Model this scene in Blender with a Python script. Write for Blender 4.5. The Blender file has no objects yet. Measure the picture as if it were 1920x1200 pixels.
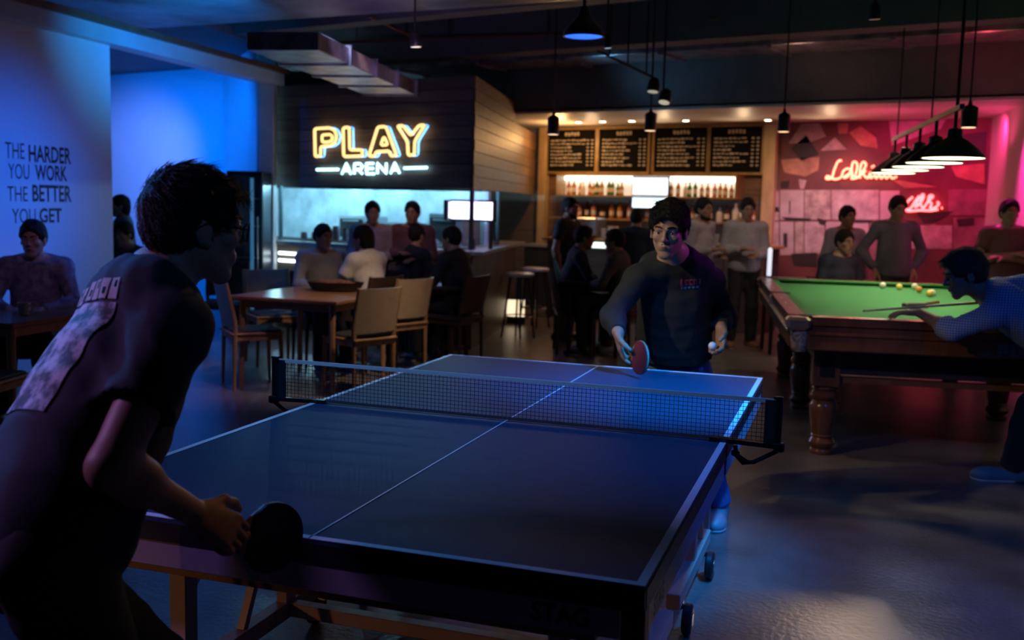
import bpy, bmesh, math, random
import numpy as np
from mathutils import Vector, Matrix, Euler
from mathutils.bvhtree import BVHTree

random.seed(7)
rng = np.random.default_rng(7)
scene = bpy.context.scene
COL = scene.collection
R = math.radians
PI = math.pi

# ------------------------------------------------------------------ camera
# world: origin on the floor under the camera, +Y towards the bar wall, +X to the right along it
CAM_YAW, CAM_PITCH, CAM_ROLL, CAM_Z, FOC = R(32.5), R(-6.488), R(1.449), 1.516, 1916.5
_f = Vector((-math.sin(CAM_YAW) * math.cos(CAM_PITCH), math.cos(CAM_YAW) * math.cos(CAM_PITCH), math.sin(CAM_PITCH)))
_r0 = Vector((math.cos(CAM_YAW), math.sin(CAM_YAW), 0))
_u0 = _r0.cross(_f)
_r = _r0 * math.cos(CAM_ROLL) + _u0 * math.sin(CAM_ROLL)
_u = _u0 * math.cos(CAM_ROLL) - _r0 * math.sin(CAM_ROLL)
cam_d = bpy.data.cameras.new('camera')
cam = bpy.data.objects.new('camera', cam_d)
COL.objects.link(cam)
cam.matrix_world = Matrix(((_r.x, _u.x, -_f.x, 0), (_r.y, _u.y, -_f.y, 0), (_r.z, _u.z, -_f.z, CAM_Z), (0, 0, 0, 1)))
cam_d.sensor_width = 36.0
cam_d.lens = 36.0 * FOC / 1920.0
cam_d.dof.use_dof = True
cam_d.dof.focus_distance = 3.05
cam_d.dof.aperture_fstop = 3.2
cam_d.clip_start = 0.05
scene.camera = cam

# ------------------------------------------------------------------ world, exposure, room lights and added fill spots
world = bpy.data.worlds.new('world')
scene.world = world
world.use_nodes = True
world.node_tree.nodes['Background'].inputs[0].default_value = (0.25, 0.35, 1.0, 1)
world.node_tree.nodes['Background'].inputs[1].default_value = 0.004
scene.view_settings.view_transform = 'Standard'
scene.view_settings.look = 'None'
scene.view_settings.exposure = 0.0
scene.view_settings.gamma = 1.0
scene.view_settings.use_curve_mapping = False

BLUE = (0.03, 0.17, 1.0)
ICE = (0.35, 0.62, 1.0)
WARM = (1.0, 0.58, 0.25)
PINK = (1.0, 0.035, 0.22)
VIOLET = (0.4, 0.12, 1.0)


def aim(o, target):
    d = Vector(target) - o.location
    o.rotation_euler = d.to_track_quat('-Z', 'Y').to_euler()


def spot(name, loc, target, power, col, angle=60, blend=0.5, size=0.06):
    l = bpy.data.lights.new(name, 'SPOT')
    l.energy = power
    l.color = col
    l.spot_size = R(angle)
    l.spot_blend = blend
    l.shadow_soft_size = size
    o = bpy.data.objects.new(name, l)
    COL.objects.link(o)
    o.location = loc
    aim(o, target)
    return o


def area(name, loc, target, power, col, sx=1.0, sy=0.3, spread=180):
    l = bpy.data.lights.new(name, 'AREA')
    l.shape = 'RECTANGLE'
    l.size, l.size_y = sx, sy
    l.energy = power
    l.color = col
    l.spread = R(spread)
    o = bpy.data.objects.new(name, l)
    COL.objects.link(o)
    o.location = loc
    aim(o, target)
    return o


def point(name, loc, power, col, size=0.08):
    l = bpy.data.lights.new(name, 'POINT')
    l.energy = power
    l.color = col
    l.shadow_soft_size = size
    o = bpy.data.objects.new(name, l)
    COL.objects.link(o)
    o.location = loc
    return o


def ray(px, py):
    return _f + _r * ((px - 960) / FOC) - _u * ((py - 600) / FOC)


FH = Vector((-math.sin(CAM_YAW), math.cos(CAM_YAW), 0))


def at(px, py, D):            # point at horizontal depth D
    d = ray(px, py)
    return Vector((0, 0, CAM_Z)) + d * (D / d.dot(FH))


def atz(px, py, z):           # point on the level z
    d = ray(px, py)
    return Vector((0, 0, CAM_Z)) + d * ((z - CAM_Z) / d.z)


def aty(px, py, Y):           # point on the plane y = Y
    d = ray(px, py)
    return Vector((0, 0, CAM_Z)) + d * (Y / d.y)


def cw(lat, D, z=0.0):        # lateral / depth of the view direction -> world
    return Vector((lat * math.cos(CAM_YAW) - D * math.sin(CAM_YAW), lat * math.sin(CAM_YAW) + D * math.cos(CAM_YAW), z))


def cdir(ang):                # heading: angle to the right of the view direction -> world yaw (heading of local +Y)
    return CAM_YAW - R(ang)


POOL_W = 42.0
# left: blue wash of the recess and the slogan wall
for x_ in (-12.2, -11.0, -9.8):
    spot('recess_blue', (x_, 7.4, 3.15), (x_ - 0.2, 9.5, 1.5), 190, (0.0, 0.15, 1.0), 110, 1.0, 0.08)
spot('recess_ice', (-9.4, 7.2, 2.9), aty(238, 330, 9.5), 420, (0.32, 0.42, 1.0), 40, 1.0, 0.1)
spot('slogan_wall_blue', cw(-2.2, 7.6, 2.2), at(0, 440, 7.7), 80, (0.0, 0.14, 1.0), 100, 1.0, 0.05)
spot('slogan_wall_low', cw(-2.2, 7.2, 1.0), at(0, 430, 7.7), 34, (0.0, 0.15, 1.0), 70, 1.0, 0.05)
spot('left_floor_violet', (-4.6, 5.0, 3.0), atz(420, 730, 0), 70, (0.75, 0.40, 0.75), 34, 1.0, 0.05)
spot('slab_blue', at(470, 120, 7.8), atz(270, 30, 3.1), 130, (0.0, 0.32, 1.0), 80, 1.0, 0.05)  # unseen uplight added to put blue on the ceiling slab
spot('slab_violet', at(760, 160, 7.4), atz(700, 14, 3.1), 24, (0.55, 0.35, 0.8), 90, 1.0, 0.05)  # unseen uplight added so the slab underside shows
spot('beam_blue', cw(-2.3, 8.2, 2.2), at(300, 105, 9.4), 60, (0.0, 0.18, 1.0), 60, 1.0, 0.05)  # unseen spot added to turn the steel beam blue
# blue spots over the games
spot('net_blue', (-0.4, 3.3, 3.0), (-1.66, 3.85, 0.76), 900, (0.0, 0.28, 1.0), 36, 1.0, 0.05)
spot('side_blue', (1.0, 3.8, 2.9), (-1.2, 3.5, 0.3), 190, (0.0, 0.10, 1.0), 50, 0.7, 0.06)
spot('pool_side_blue', (0.6, 3.4, 2.9), (-0.6, 5.6, 0.2), 80, (0.0, 0.14, 1.0), 56, 0.4, 0.06)
spot('table_white', (-2.4, 1.9, 3.05), (-2.2, 3.2, 0.76), 125, (0.16, 0.42, 1.0), 76, 1.0, 0.10)
spot('floor_near_warm', atz(1640, 1060, 0) + Vector((0.1, 0.3, 3.0)), atz(1650, 1075, 0), 48, (1.0, 0.74, 0.66), 32, 0.3, 0.05)
P_ = atz(1625, 1150, 0)
spot('floor_glint', (P_.x * 2.72, P_.y * 2.72, 2.6), P_, 260, (1.0, 0.72, 0.52), 16, 1.0, 0.12)  # unseen spot added at the mirrored position to make the floor highlight
spot('pool_leg_warm', (-2.7, 5.2, 2.7), (-1.75, 6.5, 0.3), 46, (1.0, 0.66, 0.42), 36, 1.0, 0.04)  # unseen spot added for highlights on the pool table legs
# warm key on the far player's face from the left, magenta from the right
spot('far_player_warm', (-3.4, 2.4, 2.6), (-2.08, 4.45, 1.18), 170, (1.0, 0.80, 0.42), 24, 0.8, 0.05)
spot('far_player_violet', (-0.6, 5.6, 2.2), (-2.0, 4.5, 1.35), 50, (0.60, 0.06, 0.9), 22, 0.8, 0.05)
spot('near_player_violet', (-3.4, 0.2, 2.2), (-1.9, 1.1, 0.9), 75, (0.58, 0.30, 1.0), 50, 0.8, 0.1)
spot('near_player_blue', (-4.6, 1.6, 2.6), (-1.9, 1.2, 1.2), 220, (0.02, 0.26, 1.0), 30, 0.8, 0.1)
spot('legs_warm', (-3.4, -0.6, 0.9), (-2.0, 2.0, 0.22), 26, (1.0, 0.42, 0.14), 26, 0.7, 0.05)
# bar
for x_ in (-6.9, -5.8, -4.7, -3.6):
    spot('bar_downlight', (x_, 12.1, 2.62), (x_, 12.95, 1.2), 20, WARM, 120, 1.0, 0.03)
    spot('soffit_wash', (x_, 12.75, 2.30), (x_, 12.2, 2.66), 7, (1.0, 0.68, 0.38), 150, 1.0, 0.03)
point('aisle_warm', (-7.2, 12.4, 2.4), 20, (1.0, 0.52, 0.18), 0.05)
for x_ in (-6.9, -7.8, -8.7, -9.5):
    point('kitchen_light', (x_, 9.35, 1.672), 26, (0.36, 0.78, 1.0), 0.01)
point('kitchen_violet', (-6.5, 9.2, 1.672), 14, (0.6, 0.3, 1.0), 0.01)
# mural side
for x_ in (-3.0, -2.3, -1.7):
    spot('mural_pink', (x_, 12.2, 2.60), (x_ - 0.1, 13.1, 1.7), 40, PINK, 120, 1.0, 0.03)
spot('wall_pink', (-1.9, 11.2, 2.62), (-1.0, 10.9, 1.5), 170, (1.0, 0.03, 0.36), 84, 1.0, 0.03)
for x_ in (-2.7, -1.7, -1.0):
    spot('soffit_pink', (x_, 11.9, 2.15), (x_ - 0.05, 12.0, 2.66), 8, (1.0, 0.06, 0.20), 150, 1.0, 0.03)
spot('sheets_white', (-3.6, 11.6, 2.5), (-3.7, 13.1, 1.3), 70, (1.0, 0.60, 0.76), 80, 1.0, 0.03)
# room glow over the kiosk tables, then added fill spots on ceiling and people
spot('dining_warm', (-4.0, 6.2, 3.0), cw(-1.15, 8.35, 0.7), 190, (1.0, 0.68, 0.42), 46, 1.0, 0.05)
spot('dining_cool', (-5.2, 5.4, 3.0), (-6.6, 7.8, 0.9), 110, (0.45, 0.52, 1.0), 44, 1.0, 0.05)  # fill added from the camera side to brighten the seated people
spot('dining_blue', (-7.2, 6.6, 3.0), (-6.9, 7.2, 0.5), 60, (0.05, 0.25, 1.0), 60, 1.0, 0.05)
spot('aisle_grey', (-2.8, 8.4, 3.0), (-3.0, 8.0, 0.0), 40, (1.0, 0.85, 0.72), 62, 1.0, 0.05)
spot('duct_violet', (-5.0, 7.6, 2.1), (-5.9, 7.0, 2.6), 6, (0.45, 0.22, 1.0), 80, 1.0, 0.05)  # unseen spot added to light the duct over the sign
spot('ceiling_cyan', (-5.6, 10.2, 2.75), (-5.2, 10.6, 3.2), 7, (0.2, 0.6, 1.0), 120, 1.0, 0.05)  # this and the next two: unseen uplights added to colour the duct underside
spot('ceiling_warm', (-3.4, 10.2, 2.75), (-3.2, 10.6, 3.2), 3, (1.0, 0.5, 0.3), 120, 1.0, 0.05)
spot('ceiling_red', (-1.6, 10.2, 2.75), (-1.5, 10.6, 3.2), 5, (1.0, 0.08, 0.12), 130, 1.0, 0.05)
spot('left_man_fill', cw(-1.8, 5.2, 2.5), cw(-3.25, 6.95, 1.1), 26, (0.62, 0.34, 0.9), 26, 1.0, 0.05)  # unseen fill added to bring up the seated man's face
spot('bar_front_fill', (-3.4, 9.2, 2.95), (-4.2, 11.0, 1.2), 55, (1.0, 0.78, 0.62), 56, 1.0, 0.05)  # unseen fill added to brighten the people at the bar
spot('mural_front_fill', (-2.0, 8.9, 2.95), (-2.6, 10.3, 1.3), 36, (1.0, 0.55, 0.5), 56, 1.0, 0.05)  # the same kind of added fill for the people by the mural
spot('near_face_fill', (-0.3, 0.9, 2.3), at(390, 440, 2.12), 7, (0.08, 0.30, 1.0), 26, 1.0, 0.05)  # unseen fill added for the near player's cheek
spot('near_front_warm', (-2.3, 3.6, 2.8), at(380, 380, 2.12), 16, (1.0, 0.62, 0.32), 22, 1.0, 0.05)
spot('near_hand_warm', (-1.0, 2.9, 2.7), at(400, 970, 2.0), 12, (1.0, 0.50, 0.20), 14, 1.0, 0.05)
spot('kiosk_people_fill', (-5.4, 6.2, 2.95), at(735, 430, 10.2), 70, (1.0, 0.58, 0.60), 22, 1.0, 0.05)  # unseen fill added to brighten the pair before the kiosk glass
spot('kiosk_front_blue', (-8.2, 8.1, 0.55), (-8.2, 8.7, 0.75), 5, (0.0, 0.25, 1.0), 140, 1.0, 0.03)

# ------------------------------------------------------------------ materials
MATS = {}


def mat(name, col=(0.5, 0.5, 0.5), rough=0.5, metal=0.0, emit=None, estr=0.0, noise=None, bump=0.0, bscale=200.0,
        spec=0.5, alpha=1.0, trans=0.0, sheen=0.0, kind=None, col2=None, scale=(1, 1, 1)):
    if name in MATS:
        return MATS[name]
    m = bpy.data.materials.new(name)
    m.use_nodes = True
    nt = m.node_tree
    b = nt.nodes['Principled BSDF']
    b.inputs['Base Color'].default_value = (*col, 1)
    b.inputs['Roughness'].default_value = rough
    b.inputs['Metallic'].default_value = metal
    b.inputs['Specular IOR Level'].default_value = spec
    if sheen:
        b.inputs['Sheen Weight'].default_value = sheen
    if trans:
        b.inputs['Transmission Weight'].default_value = trans
    if emit:
        b.inputs['Emission Color'].default_value = (*emit, 1)
        b.inputs['Emission Strength'].default_value = estr
    if alpha < 1:
        b.inputs['Alpha'].default_value = alpha
    tc = mp = None
    if noise or bump or kind:
        tc = nt.nodes.new('ShaderNodeTexCoord')
        mp = nt.nodes.new('ShaderNodeMapping')
        mp.inputs['Scale'].default_value = scale
        nt.links.new(tc.outputs['Object'], mp.inputs['Vector'])
    if noise or kind:
        sc, amt = noise if noise else (5.0, 0.3)
        if kind == 'wave':
            t = nt.nodes.new('ShaderNodeTexWave')
            t.inputs['Scale'].default_value = sc
            t.inputs['Distortion'].default_value = 6.0
            t.inputs['Detail'].default_value = 3.0
            out = t.outputs['Fac']
        elif kind == 'check':
            # woven check: two wave bands multiplied
            t1 = nt.nodes.new('ShaderNodeTexWave'); t1.bands_direction = 'X'; t1.inputs['Scale'].default_value = sc
            t2 = nt.nodes.new('ShaderNodeTexWave'); t2.bands_direction = 'Z'; t2.inputs['Scale'].default_value = sc
            for t in (t1, t2):
                nt.links.new(mp.outputs[0], t.inputs['Vector'])
            mm = nt.nodes.new('ShaderNodeMath'); mm.operation = 'MAXIMUM'
            nt.links.new(t1.outputs['Fac'], mm.inputs[0]); nt.links.new(t2.outputs['Fac'], mm.inputs[1])
            pw = nt.nodes.new('ShaderNodeMath'); pw.operation = 'POWER'; pw.inputs[1].default_value = 4.0
            nt.links.new(mm.outputs[0], pw.inputs[0])
            t = None
            out = pw.outputs[0]
        elif kind == 'voronoi':
            t = nt.nodes.new('ShaderNodeTexVoronoi')
            t.inputs['Scale'].default_value = sc
            out = t.outputs['Color']
        else:
            t = nt.nodes.new('ShaderNodeTexNoise')
            t.inputs['Scale'].default_value = sc
            t.inputs['Detail'].default_value = 5.0
            t.inputs['Roughness'].default_value = 0.6
            out = t.outputs['Fac']
        if t is not None:
            nt.links.new(mp.outputs[0], t.inputs['Vector'])
        rp = nt.nodes.new('ShaderNodeValToRGB')
        c2 = col2 if col2 else tuple(max(0.0, c * (1 - amt)) for c in col)
        c1 = col if col2 else tuple(min(1.0, c * (1 + amt)) for c in col)
        rp.color_ramp.elements[0].position = 0.3
        rp.color_ramp.elements[1].position = 0.7
        rp.color_ramp.elements[0].color = (*c2, 1)
        rp.color_ramp.elements[1].color = (*c1, 1)
        nt.links.new(out, rp.inputs[0])
        nt.links.new(rp.outputs[0], b.inputs['Base Color'])
        if emit and estr and kind == 'print':
            pass
    if bump:
        bn = nt.nodes.new('ShaderNodeTexNoise')
        bn.inputs['Scale'].default_value = bscale
        bn.inputs['Detail'].default_value = 4.0
        nt.links.new(mp.outputs[0], bn.inputs['Vector'])
        bp = nt.nodes.new('ShaderNodeBump')
        bp.inputs['Strength'].default_value = bump
        bp.inputs['Distance'].default_value = 0.01
        nt.links.new(bn.outputs['Fac'], bp.inputs['Height'])
        nt.links.new(bp.outputs['Normal'], b.inputs['Normal'])
    MATS[name] = m
    return m


def glow(name, col, strength, base=(0.8, 0.8, 0.8)):
    return mat(name, base, 0.4, emit=col, estr=strength)


# ------------------------------------------------------------------ object helpers
def tag(o, label=None, cat=None, group=None, kind=None):
    if label: o['label'] = label
    if cat: o['category'] = cat
    if group: o['group'] = group
    if kind: o['kind'] = kind
    return o


def empty(name, loc=(0, 0, 0), rz=0.0, label=None, cat=None, group=None):
    o = bpy.data.objects.new(name, None)
    o.empty_display_size = 0.1
    COL.objects.link(o)
    o.location = loc
    o.rotation_euler = (0, 0, rz)
    return tag(o, label, cat, group)


def link_mesh(name, me, m=None, parent=None, loc=None):
    o = bpy.data.objects.new(name, me)
    COL.objects.link(o)
    if m is not None and len(me.materials) == 0:
        me.materials.append(m)
    if parent is not None:
        o.parent = parent
    if loc is not None:
        o.location = loc
    return o


class MB:
    """collects shapes into one mesh"""
    def __init__(self):
        self.v = []; self.f = []; self.sm = []; self.mi = []; self.cur = 0

    def add(self, vs, fs, smooth=False):
        n = len(self.v)
        self.v += [tuple(v) for v in vs]
        self.f += [tuple(i + n for i in f) for f in fs]
        self.sm += [smooth] * len(fs)
        self.mi += [self.cur] * len(fs)
        return self

    def box(self, c, s, rz=0.0, rot=None, bev=0.0):
        hx, hy, hz = s[0] / 2, s[1] / 2, s[2] / 2
        if bev <= 0:
            pts = [(-hx, -hy, -hz), (hx, -hy, -hz), (hx, hy, -hz), (-hx, hy, -hz), (-hx, -hy, hz), (hx, -hy, hz), (hx, hy, hz), (-hx, hy, hz)]
            fs = [(3, 2, 1, 0), (4, 5, 6, 7), (0, 1, 5, 4), (1, 2, 6, 5), (2, 3, 7, 6), (3, 0, 4, 7)]
        else:
            b = min(bev, hx * .9, hy * .9, hz * .9)
            pts, fs = [], []
            rings = [(-hz, b), (-hz + b, 0), (hz - b, 0), (hz, b)]
            for z, ins in rings:
                x, y = hx - ins, hy - ins
                cx, cy = max(x - b, 0.0001), max(y - b, 0.0001)
                pts += [(-cx, -y, z), (cx, -y, z), (x, -cy, z), (x, cy, z), (cx, y, z), (-cx, y, z), (-x, cy, z), (-x, -cy, z)]
            for k in range(3):
                for i in range(8):
                    j = (i + 1) % 8
                    fs.append((k * 8 + i, k * 8 + j, k * 8 + 8 + j, k * 8 + 8 + i))
            fs.append(tuple(range(7, -1, -1)))
            fs.append(tuple(range(24, 32)))
        M = rot if rot is not None else Matrix.Rotation(rz, 3, 'Z')
        c = Vector(c)
        return self.add([c + M @ Vector(p) for p in pts], fs)

    def bar(self, a, b, w, h=None, up=(0, 0, 1)):
        """rectangular bar from a to b"""
        h = w if h is None else h
        a, b = Vector(a), Vector(b)
        d = b - a
        L = d.length
        y = d.normalized()
        upv = Vector(up)
        if abs(y.dot(upv)) > 0.98:
            upv = Vector((1, 0, 0))
        x = y.cross(upv).normalized()
        z = x.cross(y)
        M = Matrix((x, y, z)).transposed()
        return self.box((a + b) / 2, (w, L, h), rot=M)

    def tube(self, pts, r, n=8, closed=False, cap=True):
        P = [Vector(p) for p in pts]
        N = len(P)
        rr = r if isinstance(r, (list, tuple)) else [r] * N
        vs, fs = [], []
        prev = None
        for i in range(N):
            if closed:
                t = (P[(i + 1) % N] - P[i - 1])
            else:
                t = P[min(i + 1, N - 1)] - P[max(i - 1, 0)]
            t = t.normalized() if t.length > 1e-9 else Vector((0, 0, 1))
            if prev is None:
                ref = Vector((0, 0, 1)) if abs(t.z) < 0.9 else Vector((1, 0, 0))
                x = t.cross(ref).normalized()
            else:
                x = (prev - t * prev.dot(t))
                x = x.normalized() if x.length > 1e-6 else t.orthogonal().normalized()
            prev = x
            y = t.cross(x)
            for k in range(n):
                a = 2 * PI * k / n
                vs.append(P[i] + (x * math.cos(a) + y * math.sin(a)) * rr[i])
        M = N if closed else N - 1
        for i in range(M):
            j = (i + 1) % N
            for k in range(n):
                l = (k + 1) % n
                fs.append((i * n + k, i * n + l, j * n + l, j * n + k))
        if cap and not closed:
            fs.append(tuple(range(n - 1, -1, -1)))
            fs.append(tuple((N - 1) * n + k for k in range(n)))
        return self.add(vs, fs, True)

    def lathe(self, prof, c=(0, 0, 0), n=24, rot=None, sx=1.0, sy=1.0, caps=True):
        vs, fs = [], []
        c = Vector(c)
        for (r, z) in prof:
            for k in range(n):
                a = 2 * PI * k / n
                p = Vector((r * math.cos(a) * sx, r * math.sin(a) * sy, z))
                if rot is not None:
                    p = rot @ p
                vs.append(c + p)
        for i in range(len(prof) - 1):
            for k in range(n):
                l = (k + 1) % n
                fs.append((i * n + k, i * n + l, (i + 1) * n + l, (i + 1) * n + k))
        m = len(prof) - 1
        if caps:
            fs.append(tuple(range(n - 1, -1, -1)))
            fs.append(tuple(m * n + k for k in range(n)))
        else:          # an open shell: the last ring meets the first
            for k in range(n):
                l = (k + 1) % n
                fs.append((m * n + k, m * n + l, l, k))
        return self.add(vs, fs, True)

    def prism(self, poly, axis_o, ex, ey, ez, depth):
        """polygon in the (ex, ey) plane at axis_o pushed along ez"""
        o, ex, ey, ez = Vector(axis_o), Vector(ex), Vector(ey), Vector(ez)
        n = len(poly)
        vs = [o + ex * x + ey * y for x, y in poly] + [o + ex * x + ey * y + ez * depth for x, y in poly]
        fs = [tuple(range(n - 1, -1, -1)), tuple(range(n, 2 * n))]
        for i in range(n):
            j = (i + 1) % n
            fs.append((i, j, n + j, n + i))
        return self.add(vs, fs)

    def build(self, name, m, parent=None, loc=None, fix=True):
        me = bpy.data.meshes.new(name)
        me.from_pydata(self.v, [], self.f)
        ms = m if isinstance(m, (list, tuple)) else [m]
        for x in ms:
            me.materials.append(x)
        me.polygons.foreach_set('use_smooth', self.sm)
        me.polygons.foreach_set('material_index', self.mi)
        if fix:
            bm = bmesh.new(); bm.from_mesh(me)
            bmesh.ops.recalc_face_normals(bm, faces=bm.faces)
            bm.to_mesh(me); bm.free()
        if any(self.sm):
            try:
                me.set_sharp_from_angle(angle=R(42))
            except Exception:
                pass
        me.update()
        return link_mesh(name, me, None, parent, loc)


def children(o):
    return [c for c in bpy.data.objects if c.parent is o]


def copy_tree(o, parent=None):
    c = o.copy()
    COL.objects.link(c)
    c.parent = parent
    for ch in list(o.children):
        copy_tree(ch, c)
    return c


def text_mesh(body, size=1.0, extrude=0.005, offset=0.0, bevel=0.0, spacing=1.0):
    cu = bpy.data.curves.new('lettering', 'FONT')
    cu.body = body
    cu.size = size
    cu.extrude = extrude
    cu.offset = offset
    cu.bevel_depth = bevel
    cu.space_character = spacing
    cu.resolution_u = 3
    o = bpy.data.objects.new('lettering', cu)
    COL.objects.link(o)
    dg = bpy.context.evaluated_depsgraph_get()
    me = bpy.data.meshes.new_from_object(o.evaluated_get(dg))
    bpy.data.objects.remove(o)
    bpy.data.curves.remove(cu)
    return me


ORD = ('first second third fourth fifth sixth seventh eighth ninth tenth eleventh twelfth thirteenth fourteenth fifteenth sixteenth seventeenth eighteenth nineteenth twentieth '
       'twenty-first twenty-second twenty-third twenty-fourth twenty-fifth twenty-sixth twenty-seventh twenty-eighth twenty-ninth thirtieth thirty-first thirty-second thirty-third thirty-fourth thirty-fifth').split()


def struct(o):
    o['kind'] = 'structure'
    return o



# ------------------------------------------------------------------ the setting
M_floor = mat('floor_concrete', (0.13, 0.112, 0.103), 0.33, noise=(2.2, 0.4), bump=0.22, bscale=38)
M_ceil = mat('ceiling_black', (0.06, 0.06, 0.07), 0.6, noise=(2, 0.3))
M_slab = mat('ceiling_slab_paint', (0.24, 0.24, 0.27), 0.42, noise=(1.2, 0.7), bump=0.3, bscale=8)
M_soffit = mat('soffit_paint', (0.17, 0.155, 0.17), 0.7, noise=(3, 0.15))
M_white = mat('wall_white_paint', (0.72, 0.72, 0.74), 0.6, noise=(3, 0.03))
M_offw = mat('soffit_under_paint', (0.62, 0.58, 0.55), 0.45, noise=(3, 0.05))
M_beam = mat('beam_painted_steel', (0.55, 0.56, 0.60), 0.4, noise=(4, 0.08))
M_rust = mat('beam_red_oxide', (0.20, 0.075, 0.045), 0.55, noise=(8, 0.25))
M_duct = mat('galvanised_steel', (0.40, 0.38, 0.42), 0.34, metal=0.6, noise=(5, 0.6), bump=0.25, bscale=10)
M_barwall = mat('bar_wall_brown', (0.16, 0.10, 0.06), 0.5, noise=(9, 0.3), scale=(0.3, 1, 4))
M_black = mat('black_plastic', (0.012, 0.012, 0.014), 0.42)
M_blackm = mat('black_metal', (0.016, 0.016, 0.020), 0.32, metal=0.3)
M_pinkwall = mat('wall_right_paint', (0.70, 0.62, 0.64), 0.6, noise=(3, 0.04))
MATS_shoe = mat('shoe_dark', (0.03, 0.03, 0.035), 0.5)
mat('sole_pale', (0.55, 0.55, 0.55), 0.6)

struct(MB().box((-5, 6, -0.05), (36, 32, 0.10)).build('floor', M_floor))
struct(MB().box((-5, 6, 3.65), (36, 32, 0.10)).build('ceiling', M_ceil))

A = R(17.7)
away = Vector((-math.sin(A), math.cos(A), 0))           # the long axis of the room
side_n = Vector((math.cos(A), math.sin(A), 0))          # across it, to the right
YB = 13.15                                             # bar wall
YS = 11.12                                             # front of the soffit over the bar
ZS = 2.66

# bar wall + right wall
struct(MB().box((-5.6, YB + 0.1, 1.8), (9.0, 0.2, 3.6)).build('wall_back', M_barwall))
cR = Vector((aty(1856, 300, YB).x, YB, 0))
m = MB()
p0, p1 = cR + away * 0.6, cR - away * 18
m.bar((p0.x + 0.1, p0.y, 1.8), (p1.x + 0.1, p1.y, 1.8), 0.2, 3.6)
struct(m.build('wall_right', M_pinkwall))
struct(MB().box((-5, -6.0, 1.8), (30, 0.2, 3.6)).build('wall_front', M_ceil))

# left wall with the slogan
E_ = at(211, 380, 9.0); E_.z = 0
w0, w1 = E_, E_ - away * 11
struct(MB().bar(Vector((w0.x, w0.y, 1.39)) - side_n * 0.09, Vector((w1.x, w1.y, 1.39)) - side_n * 0.09, 0.18, 2.78).build('wall_left', M_white))

# steel beam running over the left wall
b1 = at(516, 300, 11.8); b1.z = 0
tb = (b1 - E_).dot(away)
m = MB()
q0, q1 = E_ - away * 9, E_ + away * (tb + 0.05)
m.bar(Vector((q0.x, q0.y, 2.845)) + side_n * 0.02, Vector((q1.x, q1.y, 2.845)) + side_n * 0.02, 0.20, 0.13)
struct(m.build('trim_1', M_beam))
m = MB()
m.bar(Vector((q0.x, q0.y, 2.935)) + side_n * 0.05, Vector((q1.x, q1.y, 2.935)) + side_n * 0.05, 0.26, 0.05)
struct(m.build('trim_2', M_rust))

# blue recess behind the left wall
YR = 9.55
c1 = aty(421, 300, YR); c0 = aty(150, 300, YR)
struct(MB().box(((c0.x + c1.x) / 2 - 1.5, YR + 0.1, 1.65), (abs(c1.x - c0.x) + 3.0, 0.2, 3.3)).build('wall_recess', M_white))
col_a = at(490, 380, 11.85); col_b = at(516, 380, 11.85)
m = MB()
m.bar((c1.x, YR + 0.05, 1.65), (col_a.x, col_a.y, 1.65), 0.10, 3.3)
struct(m.build('wall_recess_return', M_white))
cc = (col_a + col_b) / 2
struct(MB().box((cc.x, cc.y, 1.6), ((col_b - col_a).length, 0.16, 3.2), rz=CAM_YAW, bev=0.006).build('trim_3', mat('column_paint', (0.55, 0.50, 0.50), 0.6, noise=(4, 0.15))))
m = MB()
n0 = E_ - away * 3
poly = [(n0.x - 0.1, n0.y), (q1.x - 0.1, q1.y), (col_a.x, col_a.y), (c1.x, YR), (c0.x - 3, YR), (c0.x - 3, n0.y)]
m.prism(poly, (0, 0, 3.22), (1, 0, 0), (0, 1, 0), (0, 0, 1), 0.1)
struct(m.build('ceiling_recess', M_soffit))
struct(MB().box((c0.x - 3.0, 6.5, 1.65), (0.2, 8, 3.3)).build('wall_recess_end', M_white))

# soffit over the bar
m = MB()
m.box((-5.4, (YS + YB) / 2, (ZS + 3.6) / 2 + 0.02), (9.4, YB - YS, 3.6 - ZS - 0.04))
struct(m.build('trim_4', M_soffit))
struct(MB().box((-5.4, (YS + YB) / 2, ZS), (9.4, YB - YS, 0.03)).build('ceiling_bar', M_offw))

# dropped ceiling slab above the near part of the room, beam behind it
eL, eR = atz(205, 58, 3.10), atz(900, 13, 3.10)
d = (eR - eL).normalized(); nrm = Vector((d.y, -d.x, 0))
m = MB()
a_, b_ = eL - d * 1.2, eR + d * 7.0
m.prism([(a_.x, a_.y), (b_.x, b_.y), (b_.x + nrm.x * 1.9, b_.y + nrm.y * 1.9), (a_.x + nrm.x * 1.9, a_.y + nrm.y * 1.9)], (0, 0, 3.10), (1, 0, 0), (0, 1, 0), (0, 0, 1), 0.16)
struct(m.build('ceiling_slab', M_slab))
struct(MB().box((-3.5, 9.75, 3.38), (12.5, 0.30, 0.44)).build('trim_5', M_soffit))
struct(MB().box((-3.5, 7.9, 3.42), (12.5, 0.22, 0.36)).build('trim_6', M_soffit))

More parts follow.
